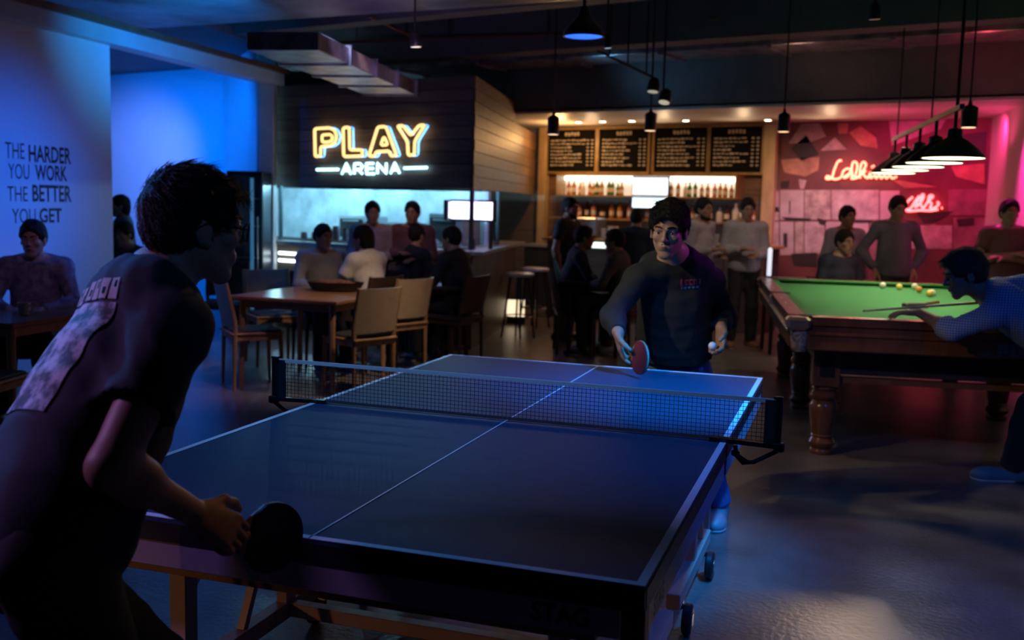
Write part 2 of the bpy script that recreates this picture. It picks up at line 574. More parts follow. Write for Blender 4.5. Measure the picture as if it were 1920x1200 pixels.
# ducts and conduit pipes
o = empty('air_duct', (-4.85, 10.6, 3.16), 0, 'long galvanised air duct running along the front of the dark bar soffit', 'duct', None)
for i in range(7):
    MB().box((-4.1 + i * 1.2 + 0.0, 0, 0.16), (1.19, 0.62, 0.30), bev=0.006).build('duct_section', M_duct, o)
    MB().box((-4.1 + i * 1.2 + 0.60, 0, 0.16), (0.05, 0.67, 0.35)).build('flange', M_duct, o)
dz = 2.56
g0, g1 = cw(-1.70, 7.5, dz), cw(-1.28, 10.4, dz)
dd = (g1 - g0).normalized(); L = (g1 - g0).length
o = empty('air_duct', ((g0 + g1) / 2)[:], math.atan2(-dd.x, dd.y), 'boxy galvanised duct reaching over the yellow lettered sign', 'duct', None)
ns = 4
for i in range(ns):
    yy = -L / 2 + (i + 0.5) * L / ns
    MB().box((0.0, yy, 0.075), (0.54, L / ns - 0.015, 0.13), bev=0.006).build('duct_section', M_duct, o)
    MB().box((0.0, yy + L / ns / 2, 0.075), (0.58, 0.03, 0.16)).build('flange', M_duct, o)
for nm, pa, pb, r_, lab in (('conduit_pipe', atz(560, 82, 3.3), atz(1160, 60, 3.3), 0.016, 'thin reddish conduit pipe crossing the dark ceiling behind the domed pendant'),
                            ('conduit_pipe', atz(690, 30, 3.25), atz(778, 72, 3.25), 0.014, 'short conduit pipe dropping towards the small ceiling spotlight above the yellow sign'),
                            ('conduit_pipe', atz(1120, 95, 3.05), atz(1235, 150, 2.75), 0.012, 'slanting conduit pipe above the two small spotlights at the soffit'),
                            ('conduit_pipe', atz(1330, 35, 3.35), atz(1900, 12, 3.35), 0.016, 'dark conduit pipe under the ceiling at the top right')):
    o = empty(nm, ((pa + pb) / 2)[:], 0, lab, 'pipe')
    c = (pa + pb) / 2
    MB().tube([pa - c, pb - c], r_, 8).build('pipe', M_rust, o)
    for t in (0.2, 0.5, 0.8):
        p = pa.lerp(pb, t) - c
        MB().bar(p + Vector((0, 0, r_)), Vector((p.x, p.y, 3.6 - c.z)), 0.012).build('hanger', M_blackm, o)

# ------------------------------------------------------------------ slogan on the left wall
M_ink = mat('wall_lettering_dark', (0.012, 0.014, 0.022), 0.6)
slog = empty('wall_slogan', (0, 0, 0), 0, 'dark capital-letter slogan, four lines about working harder, on the blue left wall', 'lettering')


def on_left_wall(px, py):
    d = ray(px, py); o = Vector((0, 0, CAM_Z)); n = side_n
    return o + d * ((E_ - o).dot(n) / d.dot(n))


for txt, bold, x0, x1, yb, yt in (('THE', 0, 10, 46, 296, 266), ('HARDER', 1, 54, 133, 303, 271), ('YOU', 0, 16, 55, 335, 306), ('WORK', 1, 66, 126, 338, 308),
                                  ('THE', 0, 14, 52, 377, 349), ('BETTER', 1, 61, 134, 378, 346), ('YOU', 0, 23, 67, 419, 391), ('GET', 1, 74, 116, 418, 390)):
    me = text_mesh(txt, 1.0, 0.0, 0.022 if bold else -0.004)
    n = len(me.vertices)
    co = np.zeros(n * 3); me.vertices.foreach_get('co', co); co = co.reshape(-1, 3)
    a = on_left_wall(x0, yb); b = on_left_wall(x1, yb); tp = on_left_wall(x0, yt)
    mn, mx = co.min(0), co.max(0)
    uu = (co[:, 0] - mn[0]) / (mx[0] - mn[0]); vv = (co[:, 1] - mn[1]) / (mx[1] - mn[1])
    ax = Vector(((b - a).x, (b - a).y, 0))
    W_ = ax.length; H_ = tp.z - a.z
    out = [a + ax.normalized() * (u_ * W_) + Vector((0, 0, v_ * H_ + (0 if True else 0))) + side_n * 0.0015 for u_, v_ in zip(uu, vv)]
    me.vertices.foreach_set('co', np.array([tuple(p) for p in out]).ravel())
    me.update()
    link_mesh('word', me, M_ink, slog)

# ------------------------------------------------------------------ serving kiosk with the sign
YF = 8.64
cK = aty(885, 350, YF); cK.z = 0
lK = aty(517, 350, YF)
Wf = cK.x - lK.x
sd = Vector((-2.0, 4.5, 0)).normalized()
sn = Vector((sd.y, -sd.x, 0))        # outward to the right
SL = (YB - YF - 0.1) / sd.y
ZG0, ZG1 = 1.03, 1.655
ZT = aty(885, 141, YF).z
M_plank = [mat('fascia_plank_%d' % i, c, 0.5, noise=(7, 0.35), scale=(0.35, 1, 6), bump=0.15, bscale=40) for i, c in enumerate(((0.17, 0.125, 0.105), (0.20, 0.145, 0.115), (0.145, 0.108, 0.09)))]
M_plankw = [mat('side_plank_%d' % i, c, 0.48, noise=(7, 0.4), scale=(0.35, 1, 6), bump=0.15, bscale=40) for i, c in enumerate(((0.15, 0.085, 0.045), (0.18, 0.10, 0.05), (0.125, 0.068, 0.036)))]
M_kdark = mat('kiosk_core', (0.03, 0.026, 0.026), 0.7)
M_counter = mat('kiosk_counter_wood', (0.13, 0.085, 0.055), 0.45, noise=(6, 0.3), scale=(0.4, 1, 3))
M_stone = mat('counter_stone', (0.34, 0.32, 0.31), 0.3, noise=(20, 0.2))
kiosk = empty('serving_kiosk', cK[:], 0, 'dark plank-clad corner kiosk with a long glass front and counter', 'kiosk')
nP = 9
SLs = (YS - YF - 0.03) / sd.y
hp_ = (ZT - ZG1) / nP
for i in range(nP):
    z = ZG1 + hp_ * (i + 0.5)
    MB().box((-Wf / 2, 0.02 + 0.004 * (i % 2), z), (Wf, 0.03, hp_ - 0.006)).build('front_plank', M_plank[i % 3], kiosk)
    a = Vector((0.0, 0.0, z)) + sn * (0.0 + 0.004 * (i % 2)); b = a + sd * (SL if z + hp_ / 2 < ZS - 0.02 else (YS - YF - 0.03) / sd.y)
    MB().bar(a, b, 0.03, hp_ - 0.006).build('side_plank', M_plankw[(i * 2) % 3], kiosk)
MB().prism([(-Wf, 0.05), (-0.03, 0.05), (sd.x * SLs - 0.05, sd.y * SLs), (-Wf, sd.y * SLs)], (0, 0, ZG1 + 0.04), (1, 0, 0), (0, 1, 0), (0, 0, 1), ZT - ZG1 - 0.05).build('fascia_core', M_kdark, kiosk)
# base
nb = 7
for i in range(nb):
    w_ = Wf / nb
    MB().box((-(i + 0.5) * w_, 0.03, 0.50), (w_ - 0.008, 0.05, 1.0)).build('front_panel', M_counter, kiosk)
MB().prism([(-Wf, 0.06), (-0.05, 0.06), (sd.x * SL * 0.62 - 0.06, sd.y * SL * 0.62), (sd.x * SL * 0.62 - 0.6, sd.y * SL * 0.62), (-0.5, 0.55), (-Wf, 0.55)], (0, 0, 0.02), (1, 0, 0), (0, 1, 0), (0, 0, 1), 0.96).build('base', M_kdark, kiosk)
ns2 = 4
for i in range(ns2):
    a = sd * (SL * 0.62 * i / ns2) + Vector((0, 0, 0.5)); b = sd * (SL * 0.62 * (i + 1) / ns2 - 0.01) + Vector((0, 0, 0.5))
    MB().bar(a, b, 0.05, 1.0).build('side_panel', M_counter, kiosk)
MB().prism([(-Wf, -0.10), (0.09, -0.10), (0.16, 0.0), (sd.x * SL * 0.66 + 0.14, sd.y * SL * 0.66), (sd.x * SL * 0.66 - 0.62, sd.y * SL * 0.66), (-0.52, 0.58), (-Wf, 0.58)], (0, 0, 0.985), (1, 0, 0), (0, 1, 0), (0, 0, 1), 0.035).build('counter_top', M_stone, kiosk)
m_glass = bpy.data.materials.new('thin_glass')
m_glass.use_nodes = True
nt = m_glass.node_tree; nt.nodes.clear()
o_ = nt.nodes.new('ShaderNodeOutputMaterial'); mx_ = nt.nodes.new('ShaderNodeMixShader'); tr_ = nt.nodes.new('ShaderNodeBsdfTransparent'); gl_ = nt.nodes.new('ShaderNodeBsdfGlossy')
gl_.inputs['Roughness'].default_value = 0.02; tr_.inputs[0].default_value = (0.86, 0.93, 0.95, 1)
mx_.inputs[0].default_value = 0.07; nt.links.new(tr_.outputs[0], mx_.inputs[1]); nt.links.new(gl_.outputs[0], mx_.inputs[2]); nt.links.new(mx_.outputs[0], o_.inputs[0])
MATS['glass'] = m_glass
ng = 4
for i in range(ng):
    w_ = (Wf - 0.12) / ng
    MB().box((-0.03 - (i + 0.5) * w_, 0.02, (ZG0 + ZG1) / 2), (w_ - 0.01, 0.008, ZG1 - ZG0)).build('glass_pane', m_glass, kiosk)
gs = SL * 0.34
MB().bar(sd * 0.03 + Vector((0, 0, (ZG0 + ZG1) / 2)), sd * gs + Vector((0, 0, (ZG0 + ZG1) / 2)), 0.008, ZG1 - ZG0).build('glass_pane', m_glass, kiosk)
M_mull = mat('mullion_teal_metal', (0.05, 0.10, 0.12), 0.35, metal=0.5)
for p in (Vector((-0.005, 0.01, 0)), sd * gs, Vector((-Wf + 0.06, 0.02, 0))):
    MB().box((p.x, p.y, (ZG0 + ZG1) / 2), (0.035, 0.035, ZG1 - ZG0)).build('mullion', M_mull, kiosk)
MB().box((-Wf / 2, 0.02, ZG0 + 0.012), (Wf, 0.03, 0.024)).build('glass_sill', M_stone, kiosk)
M_led = glow('led_ice_white', (0.72, 0.92, 1.0), 6.0)
for z, x0, x1 in ((0.875, 0.02, 0.27), (0.790, 0.02, 0.22), (0.875, 0.31, 0.52), (0.79, 0.31, 0.48)):
    MB().box((-Wf + (x0 + x1) / 2 * Wf, -0.005, z), ((x1 - x0) * Wf, 0.015, 0.030)).build('led_strip', M_led, kiosk)

# kitchen behind the glass
yk = YF + 1.5
M_tile = mat('kitchen_tile', (0.62, 0.68, 0.72), 0.3, noise=(3.0, 0.35))
xr = cK.x + sd.x / sd.y * 1.5 - 0.12; xl = lK.x - 1.75
struct(MB().box(((xl + xr) / 2, yk, 1.32), (xr - xl, 0.06, 0.66)).build('wall_kitchen', M_tile))
M_steel = mat('brushed_steel', (0.5, 0.52, 0.54), 0.3, metal=0.9)
for i, (fx, w_, h_, lab) in enumerate(((0.36, 0.5, 0.36, 'pale steel oven behind the kiosk glass, rightmost in the kitchen'), (0.60, 0.42, 0.24, 'low steel appliance behind the kiosk glass in the middle of the kitchen'), (0.86, 0.50, 0.30, 'steel appliance behind the kiosk glass at the far left of the kitchen'))):
    x = cK.x - fx * Wf
    o = empty('kitchen_oven', (x, YF + 1.1, 1.02), 0, lab, 'oven')
    MB().box((0, 0, h_ / 2), (w_, 0.35, h_), bev=0.01).build('body', M_steel, o)
    d_ = MB().box((-0.04, -0.18, h_ / 2), (w_ * 0.7, 0.02, h_ * 0.75)).build('door', M_black, o)
    MB().tube([(-w_ * 0.3, -0.21, h_ * 0.8), (w_ * 0.2, -0.21, h_ * 0.8)], 0.008).build('handle', M_steel, d_)
    MB().box((0, 0, -0.51), (w_ + 0.1, 0.38, 0.98)).build('stand', M_steel, o)
for i in range(16):
    fx = 0.08 + 0.86 * i / 15 + random.uniform(-.01, .01)
    h_ = random.uniform(0.09, 0.2); r_ = random.uniform(0.03, 0.05)
    c_ = random.choice([(0.12, 0.16, 0.2), (0.35, 0.4, 0.45), (0.1, 0.05, 0.08), (0.25, 0.12, 0.1)])
    o = empty('storage_jar', (cK.x - fx * Wf, YF + 0.32, 1.02), 0, 'small jar on the counter behind the kiosk glass front, %s from the right' % ORD[i], 'jar', 'jars inside the kiosk')
    MB().lathe([(r_ * .9, 0), (r_, .01), (r_, h_ * .8), (r_ * .8, h_ * .9)], n=12).build('jar', mat('jar_%d' % (int(c_[0] * 100)), c_, 0.3), o)
    MB().lathe([(r_ * .85, h_ * .9), (r_ * .85, h_)], n=12).build('lid', M_black, o)
o = empty('reflection_box', (cK.x - 0.42, YF + 0.62, 1.33), 0, 'white and violet glowing box for the bright reflection at the kiosk glass corner', 'lightbox')  # glowing box put in for a bright reflection in the kiosk glass
MB().box((0, 0, 0.10), (0.62, 0.05, 0.24), bev=0.008).build('case', M_black, o)
MB().box((0, -0.03, 0.10), (0.56, 0.012, 0.19)).build('face', glow('reflection_face', (0.85, 0.80, 1.0), 3.2), o)
MB().box((-0.25, 0, -0.165), (0.03, 0.03, 0.31)).build('post', M_black, o); MB().box((0.25, 0, -0.165), (0.03, 0.03, 0.31)).build('post', M_black, o)
o = empty('reflection_box', (cK.x + sd.x * 0.9 - 0.45, cK.y + sd.y * 0.9, 1.33), math.atan2(sd.y, sd.x) - PI, 'narrow white and violet glowing box for the reflection in the kiosk side glass', 'lightbox')  # second glowing box, carries that reflection on past the corner
MB().box((0, 0, 0.10), (0.9, 0.05, 0.22), bev=0.008).build('case', M_black, o)
MB().box((0, 0.03, 0.10), (0.82, 0.012, 0.17)).build('face', glow('reflection_face2', (0.80, 0.72, 1.0), 2.6), o)
MB().box((0, 0, -0.165), (0.03, 0.03, 0.31)).build('post', M_black, o)


# sign: outlined letters
def sgn(px, py):
    p = aty(px, py, YF - 0.05)
    return p


M_neony = glow('neon_cream_yellow', (1.0, 0.62, 0.22), 1.8, (0.9, 0.75, 0.5))
M_neonb = glow('neon_ice_blue', (0.42, 0.80, 1.0), 3.2)
M_halo = glow('halo_led_blue', (0.10, 0.45, 1.0), 3.0)
M_signb = mat('sign_letter_back', (0.03, 0.028, 0.03), 0.5)
sign = empty('neon_sign', aty(697, 280, YF - 0.02)[:], 0, 'illuminated PLAY ARENA sign, cream outlined letters over an ice blue line', 'sign')
SO = Vector(sign.location)
cr = lambda x, y: (480 + x * 520 / 1835.0, 100 + y * 520 / 1835.0)    # study crop -> photograph pixels
letters = {
    'P': ([(400, 500), (500, 494), (532, 510), (546, 548), (536, 590), (505, 612), (440, 618), (440, 680), (404, 684)], [(437, 540), (490, 536), (507, 552), (500, 578), (480, 586), (437, 588)]),
    'L': ([(588, 494), (630, 490), (632, 640), (716, 640), (716, 680), (592, 684)], None),
    'A': ([(818, 488), (872, 486), (942, 676), (905, 680), (892, 648), (808, 652), (794, 682), (758, 680)], [(846, 548), (872, 606), (824, 608)]),
    'Y': ([(948, 482), (984, 480), (1036, 546), (1090, 478), (1128, 476), (1062, 582), (1060, 672), (1018, 676), (1014, 586)], None)}


def rounded(pts, r=0.30):
    out = []
    n = len(pts)
    for i in range(n):
        a, b, c = Vector(pts[i - 1]), Vector(pts[i]), Vector(pts[(i + 1) % n])
        d1 = (a - b); d2 = (c - b)
        t = min(r * min(d1.length, d2.length), 0.03)
        p0, p1 = b + d1.normalized() * t, b + d2.normalized() * t
        for k in range(5):
            u_ = k / 4
            out.append(p0 * (1 - u_) ** 2 + b * 2 * u_ * (1 - u_) + p1 * u_ ** 2)
    return out


for ch, (outer, inner) in letters.items():
    W3 = [aty(*cr(x, y), YF - 0.03) - SO for x, y in outer]
    flat = [(p.x, p.z) for p in W3]
    back = MB().prism(flat, (0, 0, 0), (1, 0, 0), (0, 0, 1), (0, 1, 0), 0.02).build('letter_' + ch.lower(), M_signb, sign)
    op = rounded([p + Vector((0, -0.03, 0)) for p in W3])
    MB().tube(op, 0.0160, 8, closed=True).build('neon_tube', M_neony, back)
    MB().tube([p + Vector((0, 0.062, 0)) for p in op], 0.012, 6, closed=True).build('halo_tube', M_halo, back)
    if inner:
        ip = rounded([aty(*cr(x, y), YF - 0.06) - SO for x, y in inner])
        MB().tube(ip, 0.0145, 8, closed=True).build('neon_tube', M_neony, back)
strokes = {'a': [[(568, 800), (598, 728), (628, 800)], [(580, 776), (616, 776)]], 'r': [[(650, 800), (652, 730), (690, 730), (706, 748), (690, 768), (656, 770)], [(678, 770), (704, 798)]],
           'e': [[(778, 728), (730, 728), (732, 798), (784, 797)], [(732, 762), (776, 761)]], 'n': [[(804, 797), (804, 726), (862, 795), (862, 724)]],
           'a2': [[(890, 796), (918, 724), (950, 794)], [(902, 772), (938, 771)]]}
for ch, ss in strokes.items():
    first = None
    for s_ in ss:
        pts = [aty(*cr(x, y), YF - 0.04) - SO for x, y in s_]
        dense = []
        for i in range(len(pts) - 1):
            for k in range(6):
                dense.append(pts[i].lerp(pts[i + 1], k / 6))
        dense.append(pts[-1])
        o = MB().tube(dense, 0.0135, 8).build('letter_' + ch[0] if first is None else 'stroke', M_neonb, sign if first is None else first)
        first = first or o
for x0, x1, y0, y1 in ((402, 545, 770, 768), (980, 1132, 760, 756)):
    MB().tube([aty(*cr(x0, y0), YF - 0.04) - SO, aty(*cr(x1, y1), YF - 0.04) - SO], 0.016, 8).build('dash_tube', M_neonb, sign)

# tall dark drinks fridge by the column
fp = at(457, 520, 11.3); fp.z = 0
o = empty('drinks_fridge', fp[:], CAM_YAW, 'tall dark glass-doored drinks fridge beside the pale column', 'fridge')
M_fr = mat('fridge_dark', (0.02, 0.03, 0.05), 0.35)
MB().box((0, 0.30, 0.9), (0.40, 0.5, 1.80), bev=0.01).build('body', M_fr, o)
dd_ = MB().box((0, 0.035, 0.95), (0.36, 0.02, 1.6)).build('door', mat('fridge_door_glass', (0.02, 0.06, 0.12), 0.08, spec=0.8), o)
MB().tube([(0.15, 0.0, 0.7), (0.15, 0.0, 1.3)], 0.010, 8).build('handle', M_steel, dd_)
for z in (0.5, 0.85, 1.2, 1.5):
    MB().box((0, 0.03, z), (0.33, 0.012, 0.012)).build('shelf', M_steel, dd_)
MB().box((0.09, 0.015, 1.0), (0.035, 0.012, 1.45)).build('light_strip', glow('fridge_strip', (0.05, 0.3, 0.6), 0.35), dd_)

# posters on the column
for zc, lab in ((1.52, 'small dark poster on the pale column at head height'), (1.27, 'small dark poster on the pale column below the upper one')):
    p = cc - FH * 0.083
    o = MB().box((0, 0, 0), (0.10, 0.004, 0.15)).build('poster', mat('column_poster', (0.05, 0.04, 0.05), 0.5, noise=(30, 0.9), col2=(0.4, 0.36, 0.38)), None, (p.x, p.y, zc))
    o.rotation_euler = (0, 0, CAM_YAW)
    tag(o, lab, 'poster')

# ------------------------------------------------------------------ the bar
M_gold = mat('board_frame_wood', (0.30, 0.19, 0.08), 0.4, noise=(10, 0.25))
M_board = mat('chalkboard', (0.006, 0.006, 0.007), 0.9, spec=0.1)
M_chalk = mat('chalk', (0.50, 0.44, 0.37), 0.9, emit=(1.0, 0.85, 0.65), estr=0.0)
YM = YB - 0.04
names = ('leftmost', 'second', 'third', 'rightmost')
for i, (x0, x1) in enumerate(((1030, 1119), (1126, 1218), (1230, 1329), (1335, 1432))):
    tl, tr = aty(x0, 245 - i * 2.2, YM), aty(x1, 243 - i * 2.2, YM)
    zt = aty(1230, 240, YM).z; zb = aty(1230, 323, YM).z
    w_, h_ = tr.x - tl.x, zt - zb
    o = empty('menu_board', ((tl.x + tr.x) / 2, YM, zb), 0, 'black chalk menu board in a wooden frame, %s of the four over the bar' % names[i], 'menu board', 'menu boards over the bar')
    MB().box((0, 0.0, h_ / 2), (w_, 0.025, h_)).build('board', M_board, o)
    for nm, c, s_ in (('frame_rail', (0, -0.01, h_ + 0.012), (w_ + 0.06, 0.05, 0.03)), ('frame_rail', (0, -0.01, -0.012), (w_ + 0.06, 0.05, 0.03)),
                      ('frame_stile', (-w_ / 2 - 0.015, -0.01, h_ / 2), (0.03, 0.05, h_)), ('frame_stile', (w_ / 2 + 0.015, -0.01, h_ / 2), (0.03, 0.05, h_))):
        MB().box(c, s_).build(nm, M_gold, o)
    m = MB()
    rr = random.Random(40 + i)
    for k in range(5):
        m.box((-0.10 + k * 0.05, -0.014, h_ - 0.065 + rr.uniform(-.004, .004)), (0.034, 0.004, 0.05), rot=Matrix.Rotation(rr.uniform(-.3, .3), 3, 'Y'))
    rows = 8
    for r_ in range(rows):
        z = h_ - 0.155 - r_ * (h_ - 0.20) / rows
        x = -w_ / 2 + 0.04
        stop = w_ / 2 - 0.20 - rr.random() * 0.22
        while x < stop:
            lw = rr.uniform(0.02, 0.07)
            m.box((x + lw / 2, -0.014, z + rr.uniform(-.004, .004)), (lw, 0.003, rr.uniform(0.012, 0.026)))
            x += lw + 0.014
        for c_ in (0.13, 0.06):
            m.box((w_ / 2 - c_, -0.014, z), (0.035, 0.003, rr.uniform(0.016, 0.026)))
    tag(m.build('chalk_marks', M_chalk, o), kind='stuff')

# pale posts at both ends of the bar wall
M_post = mat('bar_post_wood', (0.50, 0.36, 0.20), 0.45, noise=(9, 0.2), scale=(1, 1, 0.3))
for k, px_ in enumerate((1020, 1445)):
    struct(MB().box((aty(px_, 300, YB - 0.06).x, YB - 0.06, 1.32), (0.13 if k == 0 else 0.16, 0.12, 2.64), bev=0.006).build('trim_%d' % (7 + k), M_post))

# lit bottle niche and shelves
za, zb = aty(1226, 331, YM).z, aty(1226, 368, YM).z
xa, xb = aty(1061, 350, YM).x, aty(1391, 350, YM).x
niche = empty('bottle_shelf', ((xa + xb) / 2, YB - 0.16, zb), 0, 'brightly lit upper bottle shelf under the menu boards', 'shelf')
W2 = xb - xa
MB().box((0, 0.13, (za - zb) / 2), (W2, 0.02, za - zb)).build('back_panel', glow('niche_back', (1.0, 0.80, 0.62), 0.55, (0.8, 0.72, 0.62)), niche)
MB().box((0, 0, -0.012), (W2 + 0.04, 0.28, 0.024)).build('shelf_board', M_gold, niche)
MB().box((0, 0, za - zb + 0.01), (W2 + 0.04, 0.28, 0.02)).build('top_board', M_gold, niche)
MB().box((-W2 / 2 - 0.01, 0, (za - zb) / 2), (0.02, 0.28, za - zb)).build('side_board', M_gold, niche)
MB().box((W2 / 2 + 0.01, 0, (za - zb) / 2), (0.02, 0.28, za - zb)).build('side_board', M_gold, niche)
MB().box((0, 0.09, za - zb - 0.035), (W2 - 0.02, 0.05, 0.05)).build('led_strip', glow('niche_led', (1.0, 0.90, 0.76), 5.0), niche)
z2 = aty(1226, 412, YM).z
shelf2 = empty('bottle_shelf', ((xa + xb) / 2 + 0.1, YB - 0.16, z2), 0, 'dim lower bottle shelf behind the bar', 'shelf')
MB().box((0, 0, -0.012), (W2 + 0.5, 0.28, 0.024)).build('shelf_board', M_gold, shelf2)
for sx in (-0.4, 0, 0.4):
    MB().box((sx * W2, 0.05, -0.06), (0.02, 0.16, 0.08)).build('bracket', M_blackm, shelf2)
BOT = [mat('bottle_glass_amber', (0.45, 0.16, 0.03), 0.15), mat('bottle_glass_green', (0.06, 0.16, 0.05), 0.15), mat('bottle_glass_clear', (0.70, 0.68, 0.62), 0.12), mat('bottle_glass_rose', (0.50, 0.18, 0.14), 0.15), mat('bottle_glass_dark', (0.06, 0.03, 0.02), 0.12)]
BN = ('amber', 'green', 'pale clear', 'rosy red', 'dark brown')
M_lab = mat('bottle_label', (0.7, 0.62, 0.5), 0.6)


BCOUNT = {}


def bottle(x, y, z, h_, r_, ci, where, grp):
    k = BCOUNT.get(grp, 0); BCOUNT[grp] = k + 1
    o = empty('bottle', (x, y, z), 0, '%s bottle, %s from the left, %s' % (BN[ci], ORD[k], where), 'bottle', grp)
    MB().lathe([(r_ * .9, 0), (r_, .012), (r_, h_ * .55), (r_ * .85, h_ * .64), (r_ * .36, h_ * .76), (r_ * .33, h_ * .95)], n=12).build('glass_body', BOT[ci], o)
    MB().lathe([(r_ * .40, h_ * .93), (r_ * .40, h_)], n=10).build('cap', M_black, o)
    MB().lathe([(r_ * 1.02, h_ * .18), (r_ * 1.02, h_ * .45)], n=12).build('label', M_lab, o)


scr0, scr1 = aty(1187, 360, YM).x, aty(1253, 360, YM).x
rr = random.Random(5)
x = xa + 0.12
while x < xb - 0.08:
    if not (scr0 - 0.06 < x < scr1 + 0.06):
        bottle(x, YB - 0.17 + rr.uniform(-.04, .04), zb, rr.uniform(0.17, 0.235), rr.uniform(0.027, 0.036), rr.choice((0, 0, 1, 2, 2, 3)), 'standing on the bright upper bar shelf', 'bottles on the bright upper bar shelf')
    x += rr.uniform(0.066, 0.10)
x = xa + 0.2
while x < xb + 0.3:
    bottle(x, YB - 0.17 + rr.uniform(-.04, .04), z2, rr.uniform(0.19, 0.27), rr.uniform(0.032, 0.044), rr.choice((0, 2, 3, 3, 4, 4)), 'standing on the dim lower bar shelf', 'bottles on the dim lower bar shelf')
    x += rr.uniform(0.10, 0.16)

# bright screen between the bottles
pc = aty(1220, 361, YM - 0.2)
ph = aty(1220, 332, YM - 0.2).z - aty(1220, 391, YM - 0.2).z
scr = empty('display_screen', (pc.x, YM - 0.22, aty(1220, 391, YM - 0.2).z), 0, 'bright white-blue order screen hanging among the bottles over the bar', 'screen')
sw = scr1 - scr0
MB().box((0, 0.02, ph / 2), (sw + 0.02, 0.03, ph + 0.02), bev=0.004).build('case', M_black, scr)
MB().box((0, -0.002, ph * 0.71), (sw - 0.015, 0.008, ph * 0.54)).build('upper_panel', glow('screen_white', (0.80, 0.90, 1.0), 1.5), scr)
MB().box((0, -0.002, ph * 0.215), (sw - 0.015, 0.008, ph * 0.39)).build('lower_panel', glow('screen_white2', (0.62, 0.85, 1.0), 1.6), scr)
MB().box((0, 0.1, ph * 0.5), (0.06, 0.14, 0.06)).build('bracket', M_blackm, scr)

# counter
zc = aty(1140, 449, 12.15).z
bx0, bx1 = aty(1028, 460, 12.15).x, aty(1436, 460, 12.15).x
counter = empty('bar_counter', ((bx0 + bx1) / 2, 12.15, 0), 0, 'long brown bar counter in front of the bottle shelves', 'counter')
CW = bx1 - bx0
MB().box((0, 0.25, zc - 0.02), (CW + 0.1, 0.70, 0.04), bev=0.006).build('counter_top', M_gold, counter)
for i in range(6):
    MB().box((-CW / 2 + (i + .5) * CW / 6, -0.02, (zc - 0.04) / 2), (CW / 6 - 0.01, 0.04, zc - 0.05)).build('front_panel', M_counter, counter)
MB().box((0, 0.28, (zc - 0.04) / 2), (CW - 0.02, 0.54, zc - 0.05)).build('body', M_kdark, counter)
pl = aty(1138, 459, 12.12)
o = empty('counter_lightbox', (pl.x, 12.085, pl.z - 0.05), 0, 'bright white-green lightbox on the front of the bar counter', 'lightbox')
MB().box((0, 0, 0.05), (0.42, 0.03, 0.12), bev=0.004).build('case', M_steel, o)
MB().box((0, -0.018, 0.05), (0.39, 0.008, 0.09)).build('face', glow('counter_light', (0.80, 1.0, 0.92), 1.8), o)
# stacked white cups and machine on the counter
for i, (px_, n_) in enumerate(((1132, 3), (1143, 4), (1154, 4), (1165, 3), (1176, 2))):
    p = aty(px_, 440, 12.3)
    for k in range(n_):
        o = MB().lathe([(0.022, 0), (0.026, .004), (0.040, .055), (0.042, .060), (0.038, .058), (0.024, .008), (0.0, .007)], n=14).build('cup', mat('cup_white', (0.75, 0.72, 0.66), 0.35), None, (p.x, 12.3 + 0.02 * (i % 2), zc + k * 0.038))
        tag(o, 'white cup, %s up in the %s pile from the left on the bar' % (ORD[k], ORD[i]), 'cup', 'stacked white cups on the bar counter')
p = aty(1105, 440, 12.35)
o = empty('coffee_machine', (p.x, 12.38, zc), 0, 'squat steel coffee machine on the bar counter left of the cups', 'coffee machine')
MB().box((0, 0, 0.15), (0.34, 0.30, 0.26), bev=0.02).build('body', M_steel, o)
MB().box((0, -0.16, 0.03), (0.30, 0.10, 0.03)).build('drip_tray', M_black, o)
for sx in (-0.08, 0.08):
    MB().tube([(sx, -0.16, 0.15), (sx, -0.22, 0.14)], 0.012).build('group_handle', M_black, o)
for k, (px_, py_) in enumerate(((1328, 460), (1340, 450), (1356, 462), (1425, 470))):
    p = aty(px_, py_, 12.05)
    o = empty('drinking_glass', (p.x, 12.1, zc), 0, 'drinking glass on the right part of the bar counter, %s from the left' % ORD[k], 'glass', 'glasses on the bar counter')
    MB().lathe([(0.028, 0), (0.030, .004), (0.036, .13), (0.034, .13), (0.027, .012), (0, .012)], n=14).build('glass', mat('glass_lit', (0.8, 0.9, 0.85), 0.1, trans=0.6), o)
    MB().lathe([(0.026, .012), (0.032, .10)], n=14).build('drink', mat('drink_pale', (0.6, 0.75, 0.65), 0.2), o)
# downlights under the bar soffit
for i, px_ in enumerate((1085, 1130, 1185, 1286, 1440)):
    p = atz(px_, 228 - i, ZS - 0.02)
    o = empty('downlight', (p.x, p.y, ZS - 0.03), 0, 'small round downlight glowing under the bar soffit, %s from the left' % ORD[i], 'downlight', 'downlights under the bar soffit')
    MB().lathe([(0.05, 0), (0.055, 0.015)], n=16).build('ring', M_steel, o)
    MB().lathe([(0.038, -0.003), (0.038, 0.004)], n=16).build('lens', glow('downlight_lens', (1.0, 0.82, 0.55), 14.0), o)
# back counter under shelves
o = empty('back_counter', ((xa + xb) / 2, YB - 0.18, 0), 0, 'low dark back counter under the bottle shelves', 'counter')
MB().box((0, 0, 0.45), (W2 + 1.0, 0.32, 0.90)).build('body', M_kdark, o)
MB().box((0, 0, 0.92), (W2 + 1.04, 0.35, 0.04)).build('counter_top', M_stone, o)

